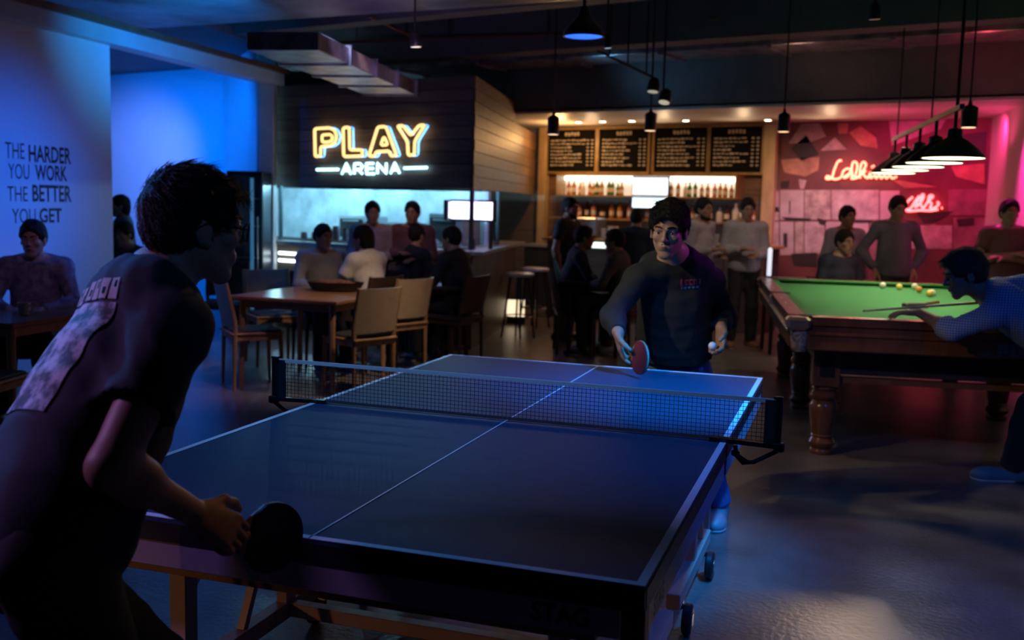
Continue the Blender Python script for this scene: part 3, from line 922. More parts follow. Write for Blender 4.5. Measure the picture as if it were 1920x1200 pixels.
# ------------------------------------------------------------------ mural wall
M_mur_a = mat('mural_maroon', (0.20, 0.055, 0.055), 0.6, noise=(2.2, 0.6), col2=(0.075, 0.03, 0.032))
M_mur_b = mat('mural_pale', (0.42, 0.28, 0.30), 0.6, noise=(6, 0.35))
M_mur_c = mat('mural_ochre', (0.42, 0.20, 0.13), 0.6, noise=(5, 0.4))
M_mur_d = mat('mural_dark', (0.03, 0.018, 0.02), 0.6)
YW = YB - 0.012
mural = empty('wall_mural', (aty(1650, 300, YW).x, YW, 1.5), 0, 'large maroon and pink landscape mural behind the pool table', 'mural')
MO = Vector(mural.location)


def mur(px, py, off=0.0):
    p = aty(px, py, YW - off) - MO
    return (p.x, p.z)


def mpoly(name, pts, m_, off, th=0.004):
    P = [mur(x, y, off) for x, y in pts]
    return MB().prism(P, (0, -off, 0), (1, 0, 0), (0, 0, 1), (0, 1, 0), th).build(name, m_, mural)


mpoly('upper_panel', [(1462, 228), (1856, 221), (1853, 354), (1462, 356)], M_mur_a, 0.002, 0.006)
k_ = lambda x, y: (1430 + x / 4.137, 210 + y / 4.137)
for pts, m_ in (([(300, 90), (440, 85), (490, 190), (350, 240), (200, 245)], M_mur_b), ([(580, 85), (665, 85), (655, 165), (590, 170)], M_mur_c), ([(450, 300), (560, 195), (650, 290)], M_mur_b),
                ([(670, 160), (760, 110), (880, 200), (890, 280), (760, 260)], M_mur_c), ([(980, 70), (1420, 60), (1380, 130), (1000, 260)], M_mur_b), ([(220, 280), (340, 180), (440, 330), (300, 380)], M_mur_d),
                ([(140, 370), (440, 350), (430, 450), (330, 500), (170, 470)], M_mur_c), ([(140, 540), (210, 530), (200, 595), (140, 595)], M_mur_d), ([(280, 520), (340, 530), (320, 595), (290, 595)], M_mur_b),
                ([(1000, 520), (1350, 580), (1100, 590)], M_mur_c), ([(1500, 180), (1740, 150), (1730, 360), (1560, 330)], M_mur_d), ([(1460, 420), (1720, 400), (1720, 560), (1500, 500)], M_mur_c)):
    mpoly('mural_shape', [k_(*p) for p in pts], m_, 0.006)
# pasted sheets below
sheets = [(5, 610, 125, 840), (135, 605, 318, 835), (325, 605, 528, 835), (535, 605, 900, 835), (910, 610, 1060, 835), (1440, 600, 1750, 800), (5, 850, 125, 1080), (135, 850, 240, 1110), (250, 850, 318, 1100), (325, 850, 480, 1100), (490, 850, 820, 1100), (1150, 880, 1470, 1060), (830, 850, 1100, 1150), (1480, 820, 1750, 1150)]
SH = [mat('sheet_%d' % i, c, 0.6, noise=(s_, 0.5), col2=c2) for i, (c, c2, s_) in enumerate((((0.66, 0.54, 0.56), (0.30, 0.2, 0.22), 6), ((0.58, 0.46, 0.50), (0.42, 0.3, 0.34), 4), ((0.62, 0.50, 0.46), (0.22, 0.14, 0.16), 8), ((0.36, 0.16, 0.2), (0.14, 0.06, 0.08), 4)))]
for i, (x0, y0, x1, y1) in enumerate(sheets):
    mpoly('pasted_sheet', [k_(x0, y0), k_(x1, y0), k_(x1, y1), k_(x0, y1)], SH[3] if i in (5, 12, 13) else SH[i % 3], 0.003 + 0.001 * (i % 3))
for pts in ([(10, 745), (120, 735), (125, 775), (15, 775)], [(140, 815), (370, 825), (370, 845), (200, 845)], [(420, 820), (500, 840), (480, 880), (440, 870)], [(700, 835), (860, 840), (850, 860), (700, 860)], [(220, 1100), (420, 1090), (420, 1200), (240, 1190)],
            [(205, 690), (215, 690), (212, 790), (205, 790)], [(1190, 780), (1480, 770), (1350, 850), (1250, 860)], [(1500, 830), (1640, 820), (1640, 880), (1520, 890)], [(160, 940), (190, 940), (190, 1050), (160, 1050)]):
    mpoly('mural_mark', [k_(*p) for p in pts], M_mur_d, 0.008)
mpoly('mural_hill', [k_(*p) for p in ((1170, 1050), (1190, 960), (1250, 890), (1330, 870), (1420, 930), (1460, 1050))], M_mur_b, 0.009)
mpoly('lower_panel', [(1432, 356), (1856, 354), (1848, 640), (1432, 640)], M_mur_a, 0.001, 0.006)


def spline(pts, n=7):
    P = [Vector(p) for p in pts]
    out = []
    for i in range(len(P) - 1):
        a, b, c, d = P[max(i - 1, 0)], P[i], P[i + 1], P[min(i + 2, len(P) - 1)]
        for k in range(n):
            t = k / n
            out.append(0.5 * ((2 * b) + (c - a) * t + (2 * a - 5 * b + 4 * c - d) * t * t + (3 * b - a - 3 * c + d) * t ** 3))
    out.append(P[-1])
    return out


M_nr = glow('neon_coral', (1.0, 0.16, 0.08), 5.5, (0.9, 0.5, 0.4))
M_nr2 = glow('neon_red_pink', (1.0, 0.10, 0.10), 5.5, (0.9, 0.4, 0.4))
for lab, cen, mm_, rad, paths in (
        ('glowing coral script neon sign on the upper mural, partly behind the pool lamp', (1618, 320), M_nr, 0.0135,
         [[(612, 378), (585, 385), (556, 450), (535, 512), (495, 518), (505, 498), (560, 522), (608, 505), (625, 462), (655, 440), (682, 452), (660, 500), (630, 508), (690, 470), (690, 515), (715, 505), (735, 420), (722, 390), (700, 395), (692, 450), (705, 512), (745, 500), (795, 430), (798, 398), (775, 392), (757, 440), (755, 515)],
          [(757, 490), (800, 455), (780, 480), (815, 512), (835, 470), (838, 512), (870, 490), (880, 514), (905, 488), (920, 514), (945, 490), (960, 514), (985, 492), (1005, 514), (1040, 500)],
          [(845, 430), (865, 415)]]),
        ('small red script neon sign low on the mural at the right', (1730, 380), M_nr2, 0.0135,
         [[(1165, 660), (1130, 690), (1105, 730), (1115, 755), (1150, 745), (1185, 690), (1215, 655), (1200, 700), (1185, 740), (1230, 700), (1250, 650), (1235, 645), (1225, 700), (1245, 745), (1280, 700), (1320, 655), (1295, 650), (1285, 690), (1310, 710), (1300, 745), (1340, 740), (1365, 715), (1355, 695)],
          [(1080, 745), (1130, 768), (1220, 762), (1300, 765), (1360, 755)], [(1385, 746), (1395, 744)]])):
    c0_ = aty(cen[0], cen[1], YW - 0.05)
    o = empty('neon_script_sign', c0_[:], 0, lab, 'neon sign')
    first = None
    for pth in paths:
        q = spline([aty(*k_(*p), YW - 0.05) - c0_ for p in pth])
        b_ = MB().tube(q, rad, 7).build('neon_tube', mm_, o)
    for t in (0.15, 0.5, 0.85):
        p = q[int(t * (len(q) - 1))] if len(q) > 4 else q[0]
        MB().tube([p, p + Vector((0, 0.05, 0))], 0.005, 6).build('standoff', M_black, o)

# ------------------------------------------------------------------ table tennis table
TT = Vector((-1.90, 2.96, 0)); TTR = R(14.142)
M_tt = mat('tt_top_blue', (0.020, 0.055, 0.105), 0.55, spec=0.25, noise=(30, 0.10), bump=0.04, bscale=600)
M_line = mat('tt_line_white', (0.80, 0.80, 0.84), 0.4)
M_edge = mat('tt_edge_black', (0.010, 0.010, 0.013), 0.45)
M_apron = mat('tt_apron_grey', (0.30, 0.27, 0.33), 0.42, metal=0.15)
M_rail = mat('tt_rail_brown', (0.26, 0.16, 0.09), 0.5, noise=(12, 0.2))
M_leg = mat('tt_leg_paint', (0.42, 0.34, 0.28), 0.42, noise=(12, 0.08))
M_tyre = mat('caster_rubber', (0.015, 0.015, 0.018), 0.4)
M_chrome = mat('chrome', (0.6, 0.6, 0.62), 0.18, metal=1.0)
tt = empty('table_tennis_table', TT[:], TTR, 'dark blue table tennis table with white lines on a wheeled steel frame', 'table')
W_, L_ = 0.7625, 1.37
for sy in (-1, 1):
    pnl = MB().box((0, sy * (L_ / 2 + 0.001), 0.749), (1.525, L_ - 0.004, 0.022), bev=0.0015).build('tabletop_panel', M_tt, tt)
    MB().box((0, sy * (L_ - 0.010), 0.7605), (1.525, 0.020, 0.0012)).build('end_line', M_line, pnl)
    for sx in (-1, 1):
        MB().box((sx * (W_ - 0.010), sy * (L_ / 2 + 0.001), 0.7606), (0.020, L_ - 0.004, 0.0012)).build('side_line', M_line, pnl)
    MB().box((0, sy * (L_ / 2 + 0.001), 0.7605), (0.0045, L_ - 0.004, 0.0012)).build('centre_line', M_line, pnl)
    MB().box((0, sy * (L_ - 0.004), 0.726), (1.527, 0.012, 0.046)).build('edge_strip', M_edge, tt)
    for sx in (-1, 1):
        MB().box((sx * (W_ - 0.004), sy * L_ / 2, 0.7265), (0.012, L_ - 0.03, 0.045)).build('edge_strip', M_edge, tt)
        MB().box((sx * (W_ - 0.022), sy * (L_ - 0.022), 0.674), (0.050, 0.050, 0.078), bev=0.005).build('corner_block', M_edge, tt)
        MB().box((sx * (W_ - 0.012), sy * L_ / 2, 0.672), (0.024, L_ - 0.07, 0.066), bev=0.002).build('side_apron', M_apron, tt)
        # legs at the ends
        lx = 0.45 if sx < 0 else 0.55
        lg = MB().box((sx * lx, sy * 1.21, 0.335), (0.05, 0.05, 0.66), bev=0.003).build('leg', M_leg, tt)
        MB().box((sx * lx, sy * 1.21, 0.008), (0.055, 0.055, 0.016), bev=0.004).build('foot', M_edge, lg)
        MB().bar((sx * lx, sy * 1.19, 0.50), (sx * lx, sy * 1.03, 0.66), 0.018).build('leg_brace', M_chrome, tt)
        # undercarriage
        MB().box((sx * 0.60, sy * 0.46, 0.40), (0.04, 0.06, 0.50), bev=0.003).build('carriage_post', M_leg, tt)
        MB().box((sx * 0.60, sy * 0.46, 0.165), (0.05, 0.78, 0.055), bev=0.003).build('carriage_beam', M_leg, tt)
        MB().bar((sx * 0.60, sy * 0.72, 0.19), (sx * 0.60, sy * 0.50, 0.62), 0.025).build('carriage_brace', M_leg, tt)
        for yy in (0.20, 0.79):
            cst = MB().box((sx * 0.60, sy * yy, 0.118), (0.035, 0.045, 0.045), bev=0.004).build('caster_fork', M_chrome, tt)
            MB().lathe([(0.012, -0.016), (0.050, -0.016), (0.057, -0.010), (0.057, 0.010), (0.050, 0.016), (0.012, 0.016)], (sx * 0.635, sy * yy, 0.058), 20, rot=Matrix.Rotation(PI / 2, 3, 'Y')).build('caster_wheel', M_tyre, cst)
            MB().lathe([(0.004, -0.019), (0.024, -0.019), (0.024, 0.019), (0.004, 0.019)], (sx * 0.635, sy * yy, 0.058), 14, rot=Matrix.Rotation(PI / 2, 3, 'Y')).build('hub', M_chrome, cst)
    MB().box((0, sy * (L_ - 0.013), 0.672), (1.425, 0.022, 0.066), bev=0.002).build('end_apron', M_apron, tt)
    MB().box((0, sy * (L_ - 0.075), 0.625), (1.30, 0.03, 0.055), bev=0.002).build('cross_rail', M_rail, tt)
    MB().box((0, sy * 0.46, 0.165), (1.16, 0.045, 0.045), bev=0.003).build('carriage_cross', M_leg, tt)
    MB().box((0, sy * 0.46, 0.63), (1.16, 0.04, 0.05), bev=0.003).build('carriage_cross', M_leg, tt)
M_stag = mat('maker_lettering_black', (0.008, 0.008, 0.010), 0.5)


def flat_text(name, body, origin, ex, ey, w, h, m_, parent, off=0.03):
    me = text_mesh(body, 1.0, 0.0, off)
    n = len(me.vertices); co = np.zeros(n * 3); me.vertices.foreach_get('co', co); co = co.reshape(-1, 3)
    mn, mx = co.min(0), co.max(0)
    o, ex, ey = np.array(origin, float), np.array(ex, float), np.array(ey, float)
    uu = (co[:, 0:1] - mn[0]) / (mx[0] - mn[0]); vv = (co[:, 1:2] - mn[1]) / (mx[1] - mn[1])
    me.vertices.foreach_set('co', (o + ex * uu * w + ey * vv * h).ravel()); me.update()
    return link_mesh(name, me, m_, parent)


M_stagr = mat('maker_lettering_red', (0.12, 0.03, 0.02), 0.5)
flat_text('maker_lettering', 'STAG', (0.525, -L_ - 0.0001 + 0.0012, 0.652), (1, 0, 0), (0, 0, 1), 0.125, 0.044, M_stag, tt)
MB().box((0.612, -L_ + 0.0013, 0.667), (0.03, 0.0012, 0.008)).build('maker_accent', M_stagr, tt)
flat_text('maker_lettering', 'STAG', (W_ + 0.0004, -1.26, 0.652), (0, 1, 0), (0, 0, 1), 0.125, 0.044, M_stag, tt)

# net
M_net = mat('net_cord', (0.010, 0.012, 0.018), 0.7)
M_tape = mat('net_tape_white', (0.72, 0.70, 0.74), 0.6)
net = empty('table_tennis_net', (TT + Matrix.Rotation(TTR, 3, 'Z') @ Vector((0, 0, 0.762)))[:], TTR, 'black net with white top tape clamped across the table tennis table', 'net')
hw = W_ + 0.1525
MB().box((0, 0, 0.1465), (2 * hw - 0.02, 0.006, 0.013)).build('top_tape', M_tape, net)
m = MB()
ncell = 118
for i in range(ncell + 1):
    x = -hw + 0.03 + (2 * hw - 0.06) * i / ncell
    m.box((x, 0, 0.0735), (0.0014, 0.0014, 0.134))
for i in range(10):
    z = 0.012 + 0.0135 * i
    m.box((0, 0, z), (2 * hw - 0.05, 0.0014, 0.0014))
tag(m.build('netting', M_net, net, fix=False), kind='stuff')
MB().box((0, 0, 0.007), (2 * W_ - 0.02, 0.003, 0.009)).build('bottom_cord', mat('net_bottom_band', (0.10, 0.07, 0.09), 0.7), net)
for sx in (-1, 1):
    MB().box((sx * (hw - 0.018), 0, 0.076), (0.036, 0.008, 0.146)).build('net_sleeve', mat('net_sleeve_black', (0.012, 0.016, 0.03), 0.6), net)
    pst = MB().box((sx * (hw + 0.008), 0, 0.077), (0.022, 0.022, 0.160), bev=0.004).build('post', M_blackm, net)
    MB().box((sx * (hw + 0.004), 0, 0.158), (0.030, 0.026, 0.008), bev=0.002).build('post_cap', M_blackm, pst)
    MB().bar((sx * (W_ - 0.055), 0.0, 0.006), (sx * (hw + 0.02), 0, 0.000), 0.034, 0.014).build('clamp_arm', M_blackm, net)
    MB().box((sx * (hw + 0.014), 0, -0.003), (0.034, 0.030, 0.030), bev=0.004).build('clamp_joint', M_blackm, net)
    MB().tube([(sx * (W_ + 0.028), 0.0, -0.010), (sx * (W_ + 0.034), 0.0, -0.045), (sx * (W_ + 0.055), 0, -0.066), (sx * (W_ + 0.09), 0, -0.060), (sx * (hw + 0.01), 0, -0.016)], 0.0075, 8).build('bracket', M_blackm, net)
    MB().tube([(sx * (W_ + 0.02), -0.012, -0.028), (sx * (W_ + 0.07), -0.012, -0.058)], 0.006, 8).build('bracket_brace', M_blackm, net)
    MB().lathe([(0.010, 0), (0.014, 0.004), (0.014, 0.016), (0.006, 0.02)], (sx * (W_ + 0.030), 0, -0.045), 12).build('clamp_knob', M_blackm, net)


def paddle(name, centre, axis, normal, mred, mblk, label):
    """axis: blade centre -> handle end; normal: the red side"""
    ax = Vector(axis).normalized(); n = Vector(normal); n = (n - ax * n.dot(ax)).normalized(); x = n.cross(ax)
    Mx = Matrix((x, ax, n)).transposed().to_4x4()
    Mx.translation = Vector(centre)
    o = empty(name, (0, 0, 0), 0, label, 'bat')
    o.matrix_world = Mx
    pts = []
    for k in range(40):
        a = 2 * PI * k / 40
        y = 0.079 * math.sin(a)
        w = 0.0755 * math.cos(a)
        if y > 0.045: w *= 0.92
        pts.append((w, y))
    blade = MB().prism(pts, (0, 0, -0.003), (1, 0, 0), (0, 1, 0), (0, 0, 1), 0.006).build('blade', mat('blade_wood', (0.45, 0.30, 0.17), 0.5, noise=(20, 0.2)), o)
    p2 = [(a * 0.985, min(b * 0.985, 0.058)) for a, b in pts]
    MB().prism(p2, (0, 0, 0.0031), (1, 0, 0), (0, 1, 0), (0, 0, 1), 0.004).build('rubber_front', mred, blade)
    MB().prism(p2, (0, 0, -0.0071), (1, 0, 0), (0, 1, 0), (0, 0, 1), 0.004).build('rubber_back', mblk, blade)
    MB().lathe([(0.012, 0.060), (0.0135, 0.075), (0.0125, 0.11), (0.0145, 0.150), (0.016, 0.168), (0.012, 0.172)], (0, 0, 0), 14, rot=Matrix.Rotation(-PI / 2, 3, 'X'), sx=1.15, sy=0.85).build('handle', mat('handle_wood', (0.33, 0.19, 0.10), 0.5, noise=(25, 0.3)), o)
    return o


# ------------------------------------------------------------------ pool table
PA = R(22)
pe = Vector((math.cos(PA), math.sin(PA), 0)); pl_ = Vector((-math.sin(PA), math.cos(PA), 0))
PW, PL = 1.95, 3.6
pc_ = Vector((-1.87, 6.03, 0)) + pe * PW / 2 + pl_ * PL / 2
M_wood = mat('pool_mahogany', (0.15, 0.055, 0.030), 0.22, noise=(7, 0.35), scale=(1, 1, 0.4))
M_woodd = mat('pool_dark_frame', (0.030, 0.018, 0.018), 0.4, noise=(7, 0.3))
M_cloth = mat('pool_cloth_green', (0.035, 0.22, 0.060), 0.85, noise=(40, 0.08))
M_brass = mat('pocket_brass', (0.55, 0.42, 0.30), 0.3, metal=0.85)
M_hole = mat('pocket_leather', (0.01, 0.008, 0.008), 0.8)
pool = empty('pool_table', pc_[:], PA, 'large green-clothed pool table on turned mahogany legs', 'pool table')
ZB = 0.85
MB().box((0, 0, ZB - 0.025), (PW - 0.26, PL - 0.26, 0.05)).build('bed_cloth', M_cloth, pool)
MB().box((0, 0, ZB - 0.09), (PW - 0.2, PL - 0.2, 0.08)).build('slate', M_woodd, pool)
gap = 0.07
for sx in (-1, 1):
    for sy in (-1, 1):       # long rails in two halves
        y0, y1 = gap, PL / 2 - 0.135
        MB().prism([(0, 0), (0.10, 0), (0.10, 0.050), (0.0, 0.050), (-0.005, 0.03)], (sx * (PW / 2 - 0.10), sy * y0, ZB - 0.01), (sx, 0, 0), (0, 0, 1), (0, sy, 0), y1 - y0).build('rail', M_wood, pool)
        MB().prism([(0, 0.005), (-0.055, 0.036), (-0.052, 0.045), (0, 0.049)], (sx * (PW / 2 - 0.10), sy * (y0 + 0.02), ZB - 0.01), (sx, 0, 0), (0, 0, 1), (0, sy, 0), y1 - y0 - 0.05).build('cushion', M_cloth, pool)
        for k in range(3):
            MB().lathe([(0.007, 0), (0.007, 0.001)], (sx * (PW / 2 - 0.045), sy * (y0 + (k + 1) * (y1 - y0) / 4), ZB + 0.040), 8).build('sight', mat('sight_ivory', (0.75, 0.7, 0.6), 0.4), pool)
        # corner castings
        MB().box((sx * (PW / 2 - 0.055), sy * (PL / 2 - 0.055), ZB - 0.004), (0.145, 0.145, 0.078), bev=0.018).build('corner_casting', M_brass, pool)
        MB().lathe([(0.052, 0), (0.052, 0.004)], (sx * (PW / 2 - 0.115), sy * (PL / 2 - 0.115), ZB + 0.036), 18).build('pocket', M_hole, pool)
        MB().lathe([(0.034, -0.15), (0.052, -0.13), (0.060, -0.06), (0.062, -0.01)], (sx * (PW / 2 - 0.075), sy * (PL / 2 - 0.075), ZB - 0.03), 14).build('pocket_net', mat('pocket_net_pale', (0.35, 0.25, 0.2), 0.6, noise=(60, 0.8)), pool)
    MB().lathe([(0.05, 0), (0.05, 0.004)], (sx * (PW / 2 - 0.07), 0, ZB + 0.036), 18).build('pocket', M_hole, pool)
    MB().box((sx * (PW / 2 - 0.045), 0, ZB - 0.02), (0.11, 0.14, 0.09), bev=0.02).build('pocket_casting', M_brass, pool)
    MB().box((sx * (PW / 2 - 0.035), 0, ZB - 0.088), (0.05, PL - 0.22, 0.150), bev=0.008).build('side_apron', M_wood, pool)
    MB().box((sx * (PW / 2 - 0.006), 0, ZB - 0.055), (0.025, PL - 0.2, 0.018), bev=0.004).build('moulding', M_brass if sx < 0 else M_wood, pool)
for sy in (-1, 1):
    MB().prism([(0, 0), (0.10, 0), (0.10, 0.050), (0, 0.050), (-0.005, 0.03)], (-(PW / 2 - 0.135), sy * (PL / 2 - 0.10), ZB - 0.01), (0, sy, 0), (0, 0, 1), (1, 0, 0), PW - 0.27).build('rail', M_wood, pool)
    MB().prism([(0, 0.005), (-0.055, 0.036), (-0.052, 0.045), (0, 0.049)], (-(PW / 2 - 0.165), sy * (PL / 2 - 0.10), ZB - 0.01), (0, sy, 0), (0, 0, 1), (1, 0, 0), PW - 0.33).build('cushion', M_cloth, pool)
    MB().box((0, sy * (PL / 2 - 0.035), ZB - 0.088), (PW - 0.22, 0.05, 0.150), bev=0.008).build('end_apron', M_wood, pool)
    MB().box((0, sy * (PL / 2 - 0.010), ZB - 0.062), (PW - 0.24, 0.02, 0.02), bev=0.004).build('moulding', M_wood, pool)
    # lower apron with shaped ends
    yy = sy * (PL / 2 - 0.24)
    MB().prism([(-0.76, 0.42), (-0.66, 0.42), (-0.60, 0.465), (0.60, 0.465), (0.66, 0.42), (0.76, 0.42), (0.76, 0.50), (-0.76, 0.50)], (0, yy, 0), (1, 0, 0), (0, 0, 1), (0, 1, 0), 0.04).build('stretcher', M_wood, pool)
    MB().box((0, yy, 0.62), (PW - 0.50, 0.04, 0.20)).build('under_frame', M_woodd, pool)
pl_plate = mat('number_plate_dark', (0.015, 0.014, 0.014), 0.35)
MB().box((0.32, -(PL / 2 - 0.005), ZB - 0.105), (0.24, 0.012, 0.085), bev=0.004).build('name_plate', mat('name_plate_blue', (0.10, 0.16, 0.30), 0.35, noise=(40, 0.8)), pool)
legprof = [(0.068, 0.0), (0.074, 0.012), (0.070, 0.03), (0.060, 0.038), (0.078, 0.055), (0.082, 0.075), (0.068, 0.098), (0.062, 0.106), (0.070, 0.118), (0.064, 0.128), (0.070, 0.14), (0.086, 0.27), (0.087, 0.31), (0.070, 0.335), (0.064, 0.342), (0.082, 0.358), (0.088, 0.375), (0.076, 0.396), (0.066, 0.402), (0.078, 0.42), (0.070, 0.435)]
for sx in (-1, 1):
    for yy in (-PL / 2 + 0.30, 0.0, PL / 2 - 0.30):
        lg = MB().lathe(legprof, (sx * (PW / 2 - 0.26), yy, 0), 20).build('leg', M_wood, pool)
        MB().box((sx * (PW / 2 - 0.26), yy, 0.435 + (ZB - 0.13 - 0.435) / 2), (0.165, 0.165, ZB - 0.13 - 0.435), bev=0.006).build('leg_block', M_wood, lg)
        MB().box((sx * (PW / 2 - 0.26), yy - 0.086, 0.57), (0.085, 0.006, 0.14)).build('leg_inlay', pl_plate, lg)
    MB().box((sx * (PW / 2 - 0.26), 0, 0.60), (0.05, PL - 0.8, 0.14)).build('under_frame', M_woodd, pool)
# balls
BALL = [mat('ball_yellow', (0.75, 0.5, 0.12), 0.12), mat('ball_cream', (0.8, 0.72, 0.55), 0.12), mat('ball_orange', (0.7, 0.3, 0.08), 0.12)]
for (px_, py_, ci, lab) in ((1655, 535, 1, 'cream ball near the far cushion, leftmost on the green cloth'), (1686, 538, 0, 'yellow ball near the far cushion, second from the left'), (1715, 537, 1, 'cream ball behind the small orange one on the green cloth'),
                            (1723, 543, 2, 'small orange ball just in front of a cream ball'), (1743, 550, 0, 'yellow ball nearest the bent-over player, beside a cream one'), (1748, 549, 1, 'cream ball touching the yellow one near the bent-over player')):
    p = atz(px_, py_, ZB + 0.0285)
    o = MB().lathe([(0.0285 * math.cos(a), 0.0285 * math.sin(a)) for a in np.linspace(-PI / 2 + .01, PI / 2 - .01, 13)], (0, 0, 0), 20).build('pool_ball', BALL[ci], None, (p.x, p.y, ZB + 0.0287))
    tag(o, lab + ' of the pool table' if 'cloth' not in lab else lab, 'ball')
p = atz(1716, 573, ZB + 0.02)
o = empty('table_brush', (p.x, p.y, ZB), PA + 0.5, 'dark wooden brush lying on the green cloth behind the cue hand', 'brush')
MB().box((0, 0, 0.028), (0.20, 0.06, 0.02), bev=0.008).build('back', M_woodd, o)
MB().box((0, 0, 0.010), (0.19, 0.05, 0.018)).build('bristles', mat('bristle_tan', (0.4, 0.3, 0.2), 0.8), o)
MB().tube([(0.09, 0, 0.03), (0.20, 0, 0.045)], 0.012, 8).build('handle', M_wood, o)

# pool lamp: a rail of cone shades
sh = [atz(1787, 297, 1.88), atz(1747, 307, 1.88), atz(1717, 315, 1.88), atz(1690, 321, 1.88), atz(1675, 325, 1.88)]
s0 = sh[0]; s1 = sh[-1]
lampd = (s1 - s0); LL = Vector((lampd.x, lampd.y, 0)).length; lampd = Vector((lampd.x, lampd.y, 0)).normalized()
lamp = empty('pool_lamp', ((s0.x + s1.x) / 2, (s0.y + s1.y) / 2, 1.88), math.atan2(-lampd.x, lampd.y), 'row of black cone shades on a steel rail hanging over the pool table', 'lamp')
M_shade = mat('shade_black', (0.02, 0.019, 0.016), 0.32)
M_shin = mat('shade_inner_white', (0.85, 0.82, 0.7), 0.5)
M_bulb = glow('pool_bulb', (1.0, 0.90, 0.58), 5.0)
MB().box((0, 0, 0.315), (0.03, LL + 0.35, 0.035), bev=0.003).build('rail', mat('rail_steel', (0.28, 0.27, 0.25), 0.35, metal=0.8), lamp)
for i in range(5):
    y = -LL / 2 + LL * i / 4
    s_ = MB().lathe([(0.198, 0), (0.200, 0.004), (0.150, 0.060), (0.085, 0.112), (0.048, 0.135), (0.045, 0.185), (0.020, 0.195), (0.018, 0.182), (0.040, 0.125), (0.080, 0.103), (0.145, 0.052), (0.194, 0.0)], (0, y, 0), 32, caps=False).build('shade', M_shade, lamp)
    MB().tube([(0, y, 0.18), (0, y, 0.31)], 0.012, 8).build('stem', M_shade, s_)
    MB().lathe([(0.190, 0.001), (0.188, 0.005)], (0, y, 0), 28).build('diffuser', M_bulb, s_)
    wp = Vector((s0.x, s0.y, 1.86)).lerp(Vector((s1.x, s1.y, 1.86)), i / 4)
    spot('pool_lamp_light', (wp.x, wp.y, 1.872), (wp.x, wp.y, 0), POOL_W, (1.0, 0.90, 0.62), 106, 0.5, 0.08)
for y in (-LL / 2 - 0.02, LL / 2 - 0.1, -LL / 6):
    MB().tube([(0, y, 0.32), (0, y, 3.6 - 1.88)], 0.011 if y < -LL / 3 else 0.006, 8).build('hanging_rod', M_shade, lamp)


# ------------------------------------------------------------------ hanging lamps
def cyl_pendant(px, py, D, label, r=0.055, h=0.16, on=2.0):
    p = at(px, py, D)
    o = empty('cylinder_pendant', p[:], 0, label, 'pendant lamp', 'black cylinder pendants')
    b_ = MB().lathe([(r * 0.96, 0), (r, 0.006), (r, h - 0.01), (r * 0.8, h), (0.015, h + 0.015), (0.012, h + 0.04)], (0, 0, 0), 18).build('shade', M_black, o)
    MB().lathe([(r * 0.85, -0.002), (r * 0.85, 0.004)], (0, 0, 0), 16).build('lens', glow('pendant_lens', (1.0, 0.62, 0.35), on), b_)
    MB().tube([(0, 0, h + 0.03), (0, 0, 3.58 - p.z)], 0.007, 6).build('cord', M_black, o)
    return o


cyl_pendant(1037, 252, 9.6, 'black cylinder pendant in front of the leftmost menu board')
cyl_pendant(1219, 245, 9.6, 'black cylinder pendant in front of the gap between the middle menu boards')
cyl_pendant(1469, 247, 9.4, 'black cylinder pendant hanging right of the menu boards')
cyl_pendant(1816, 239, 7.6, 'black cylinder pendant behind the nearest pool lamp shade', 0.058, 0.15, 8.0)

p = at(1094, 70, 6.6)
o = empty('dome_pendant', p[:], 0, 'wide metal dome pendant with a blue-lit inside, high in the centre', 'pendant lamp')
dm = MB().lathe([(0.128, 0), (0.132, 0.004), (0.126, 0.035), (0.105, 0.066), (0.070, 0.10), (0.040, 0.135), (0.030, 0.18), (0.020, 0.19), (0.018, 0.17), (0.035, 0.128), (0.066, 0.094), (0.100, 0.062), (0.120, 0.033), (0.124, 0.002)], (0, 0, 0), 32, caps=False).build('shade', mat('dome_copper_dark', (0.16, 0.07, 0.05), 0.3, metal=0.6), o)
MB().lathe([(0.118, 0.006), (0.118, 0.010)], (0, 0, 0), 28).build('lens', glow('dome_blue_lens', (0.02, 0.16, 1.0), 1.3), dm)
MB().tube([(0.121 * math.cos(2 * PI * i / 28), 0.121 * math.sin(2 * PI * i / 28), 0.022) for i in range(28)], 0.006, 6, closed=True).build('warm_ring', glow('dome_warm_ring', (1.0, 0.32, 0.10), 2.5), dm)
MB().tube([(0, 0, 0.18), (0, 0, 3.1 - p.z)], 0.010, 8).build('stem', M_rust, o)


def spotlight(px, py, D, label, tilt=0.5, yaw=0.0, r=0.045, col=(1.0, 0.85, 0.65), on=4.0, top=3.58):
    p = at(px, py, D)
    o = empty('ceiling_spotlight', p[:], yaw, label, 'spotlight', 'small ceiling spotlights')
    rot = Matrix.Rotation(tilt, 3, 'X')
    b_ = MB().lathe([(r, 0), (r * 1.05, 0.004), (r, 0.05), (r * 0.8, 0.10), (r * 0.4, 0.115)], (0, 0, 0), 18, rot=rot).build('head', M_black, o)
    MB().lathe([(r * 0.88, -0.002), (r * 0.88, 0.003)], (0, 0, 0), 16, rot=rot).build('lens', glow('spot_lens_%d' % int(on * 10 + col[2] * 100), col, on), b_)
    MB().tube([(0, -0.02, 0.09), (0, -0.02, 0.13), (0, -0.02, top - p.z)], 0.008, 6).build('arm', M_black, o)


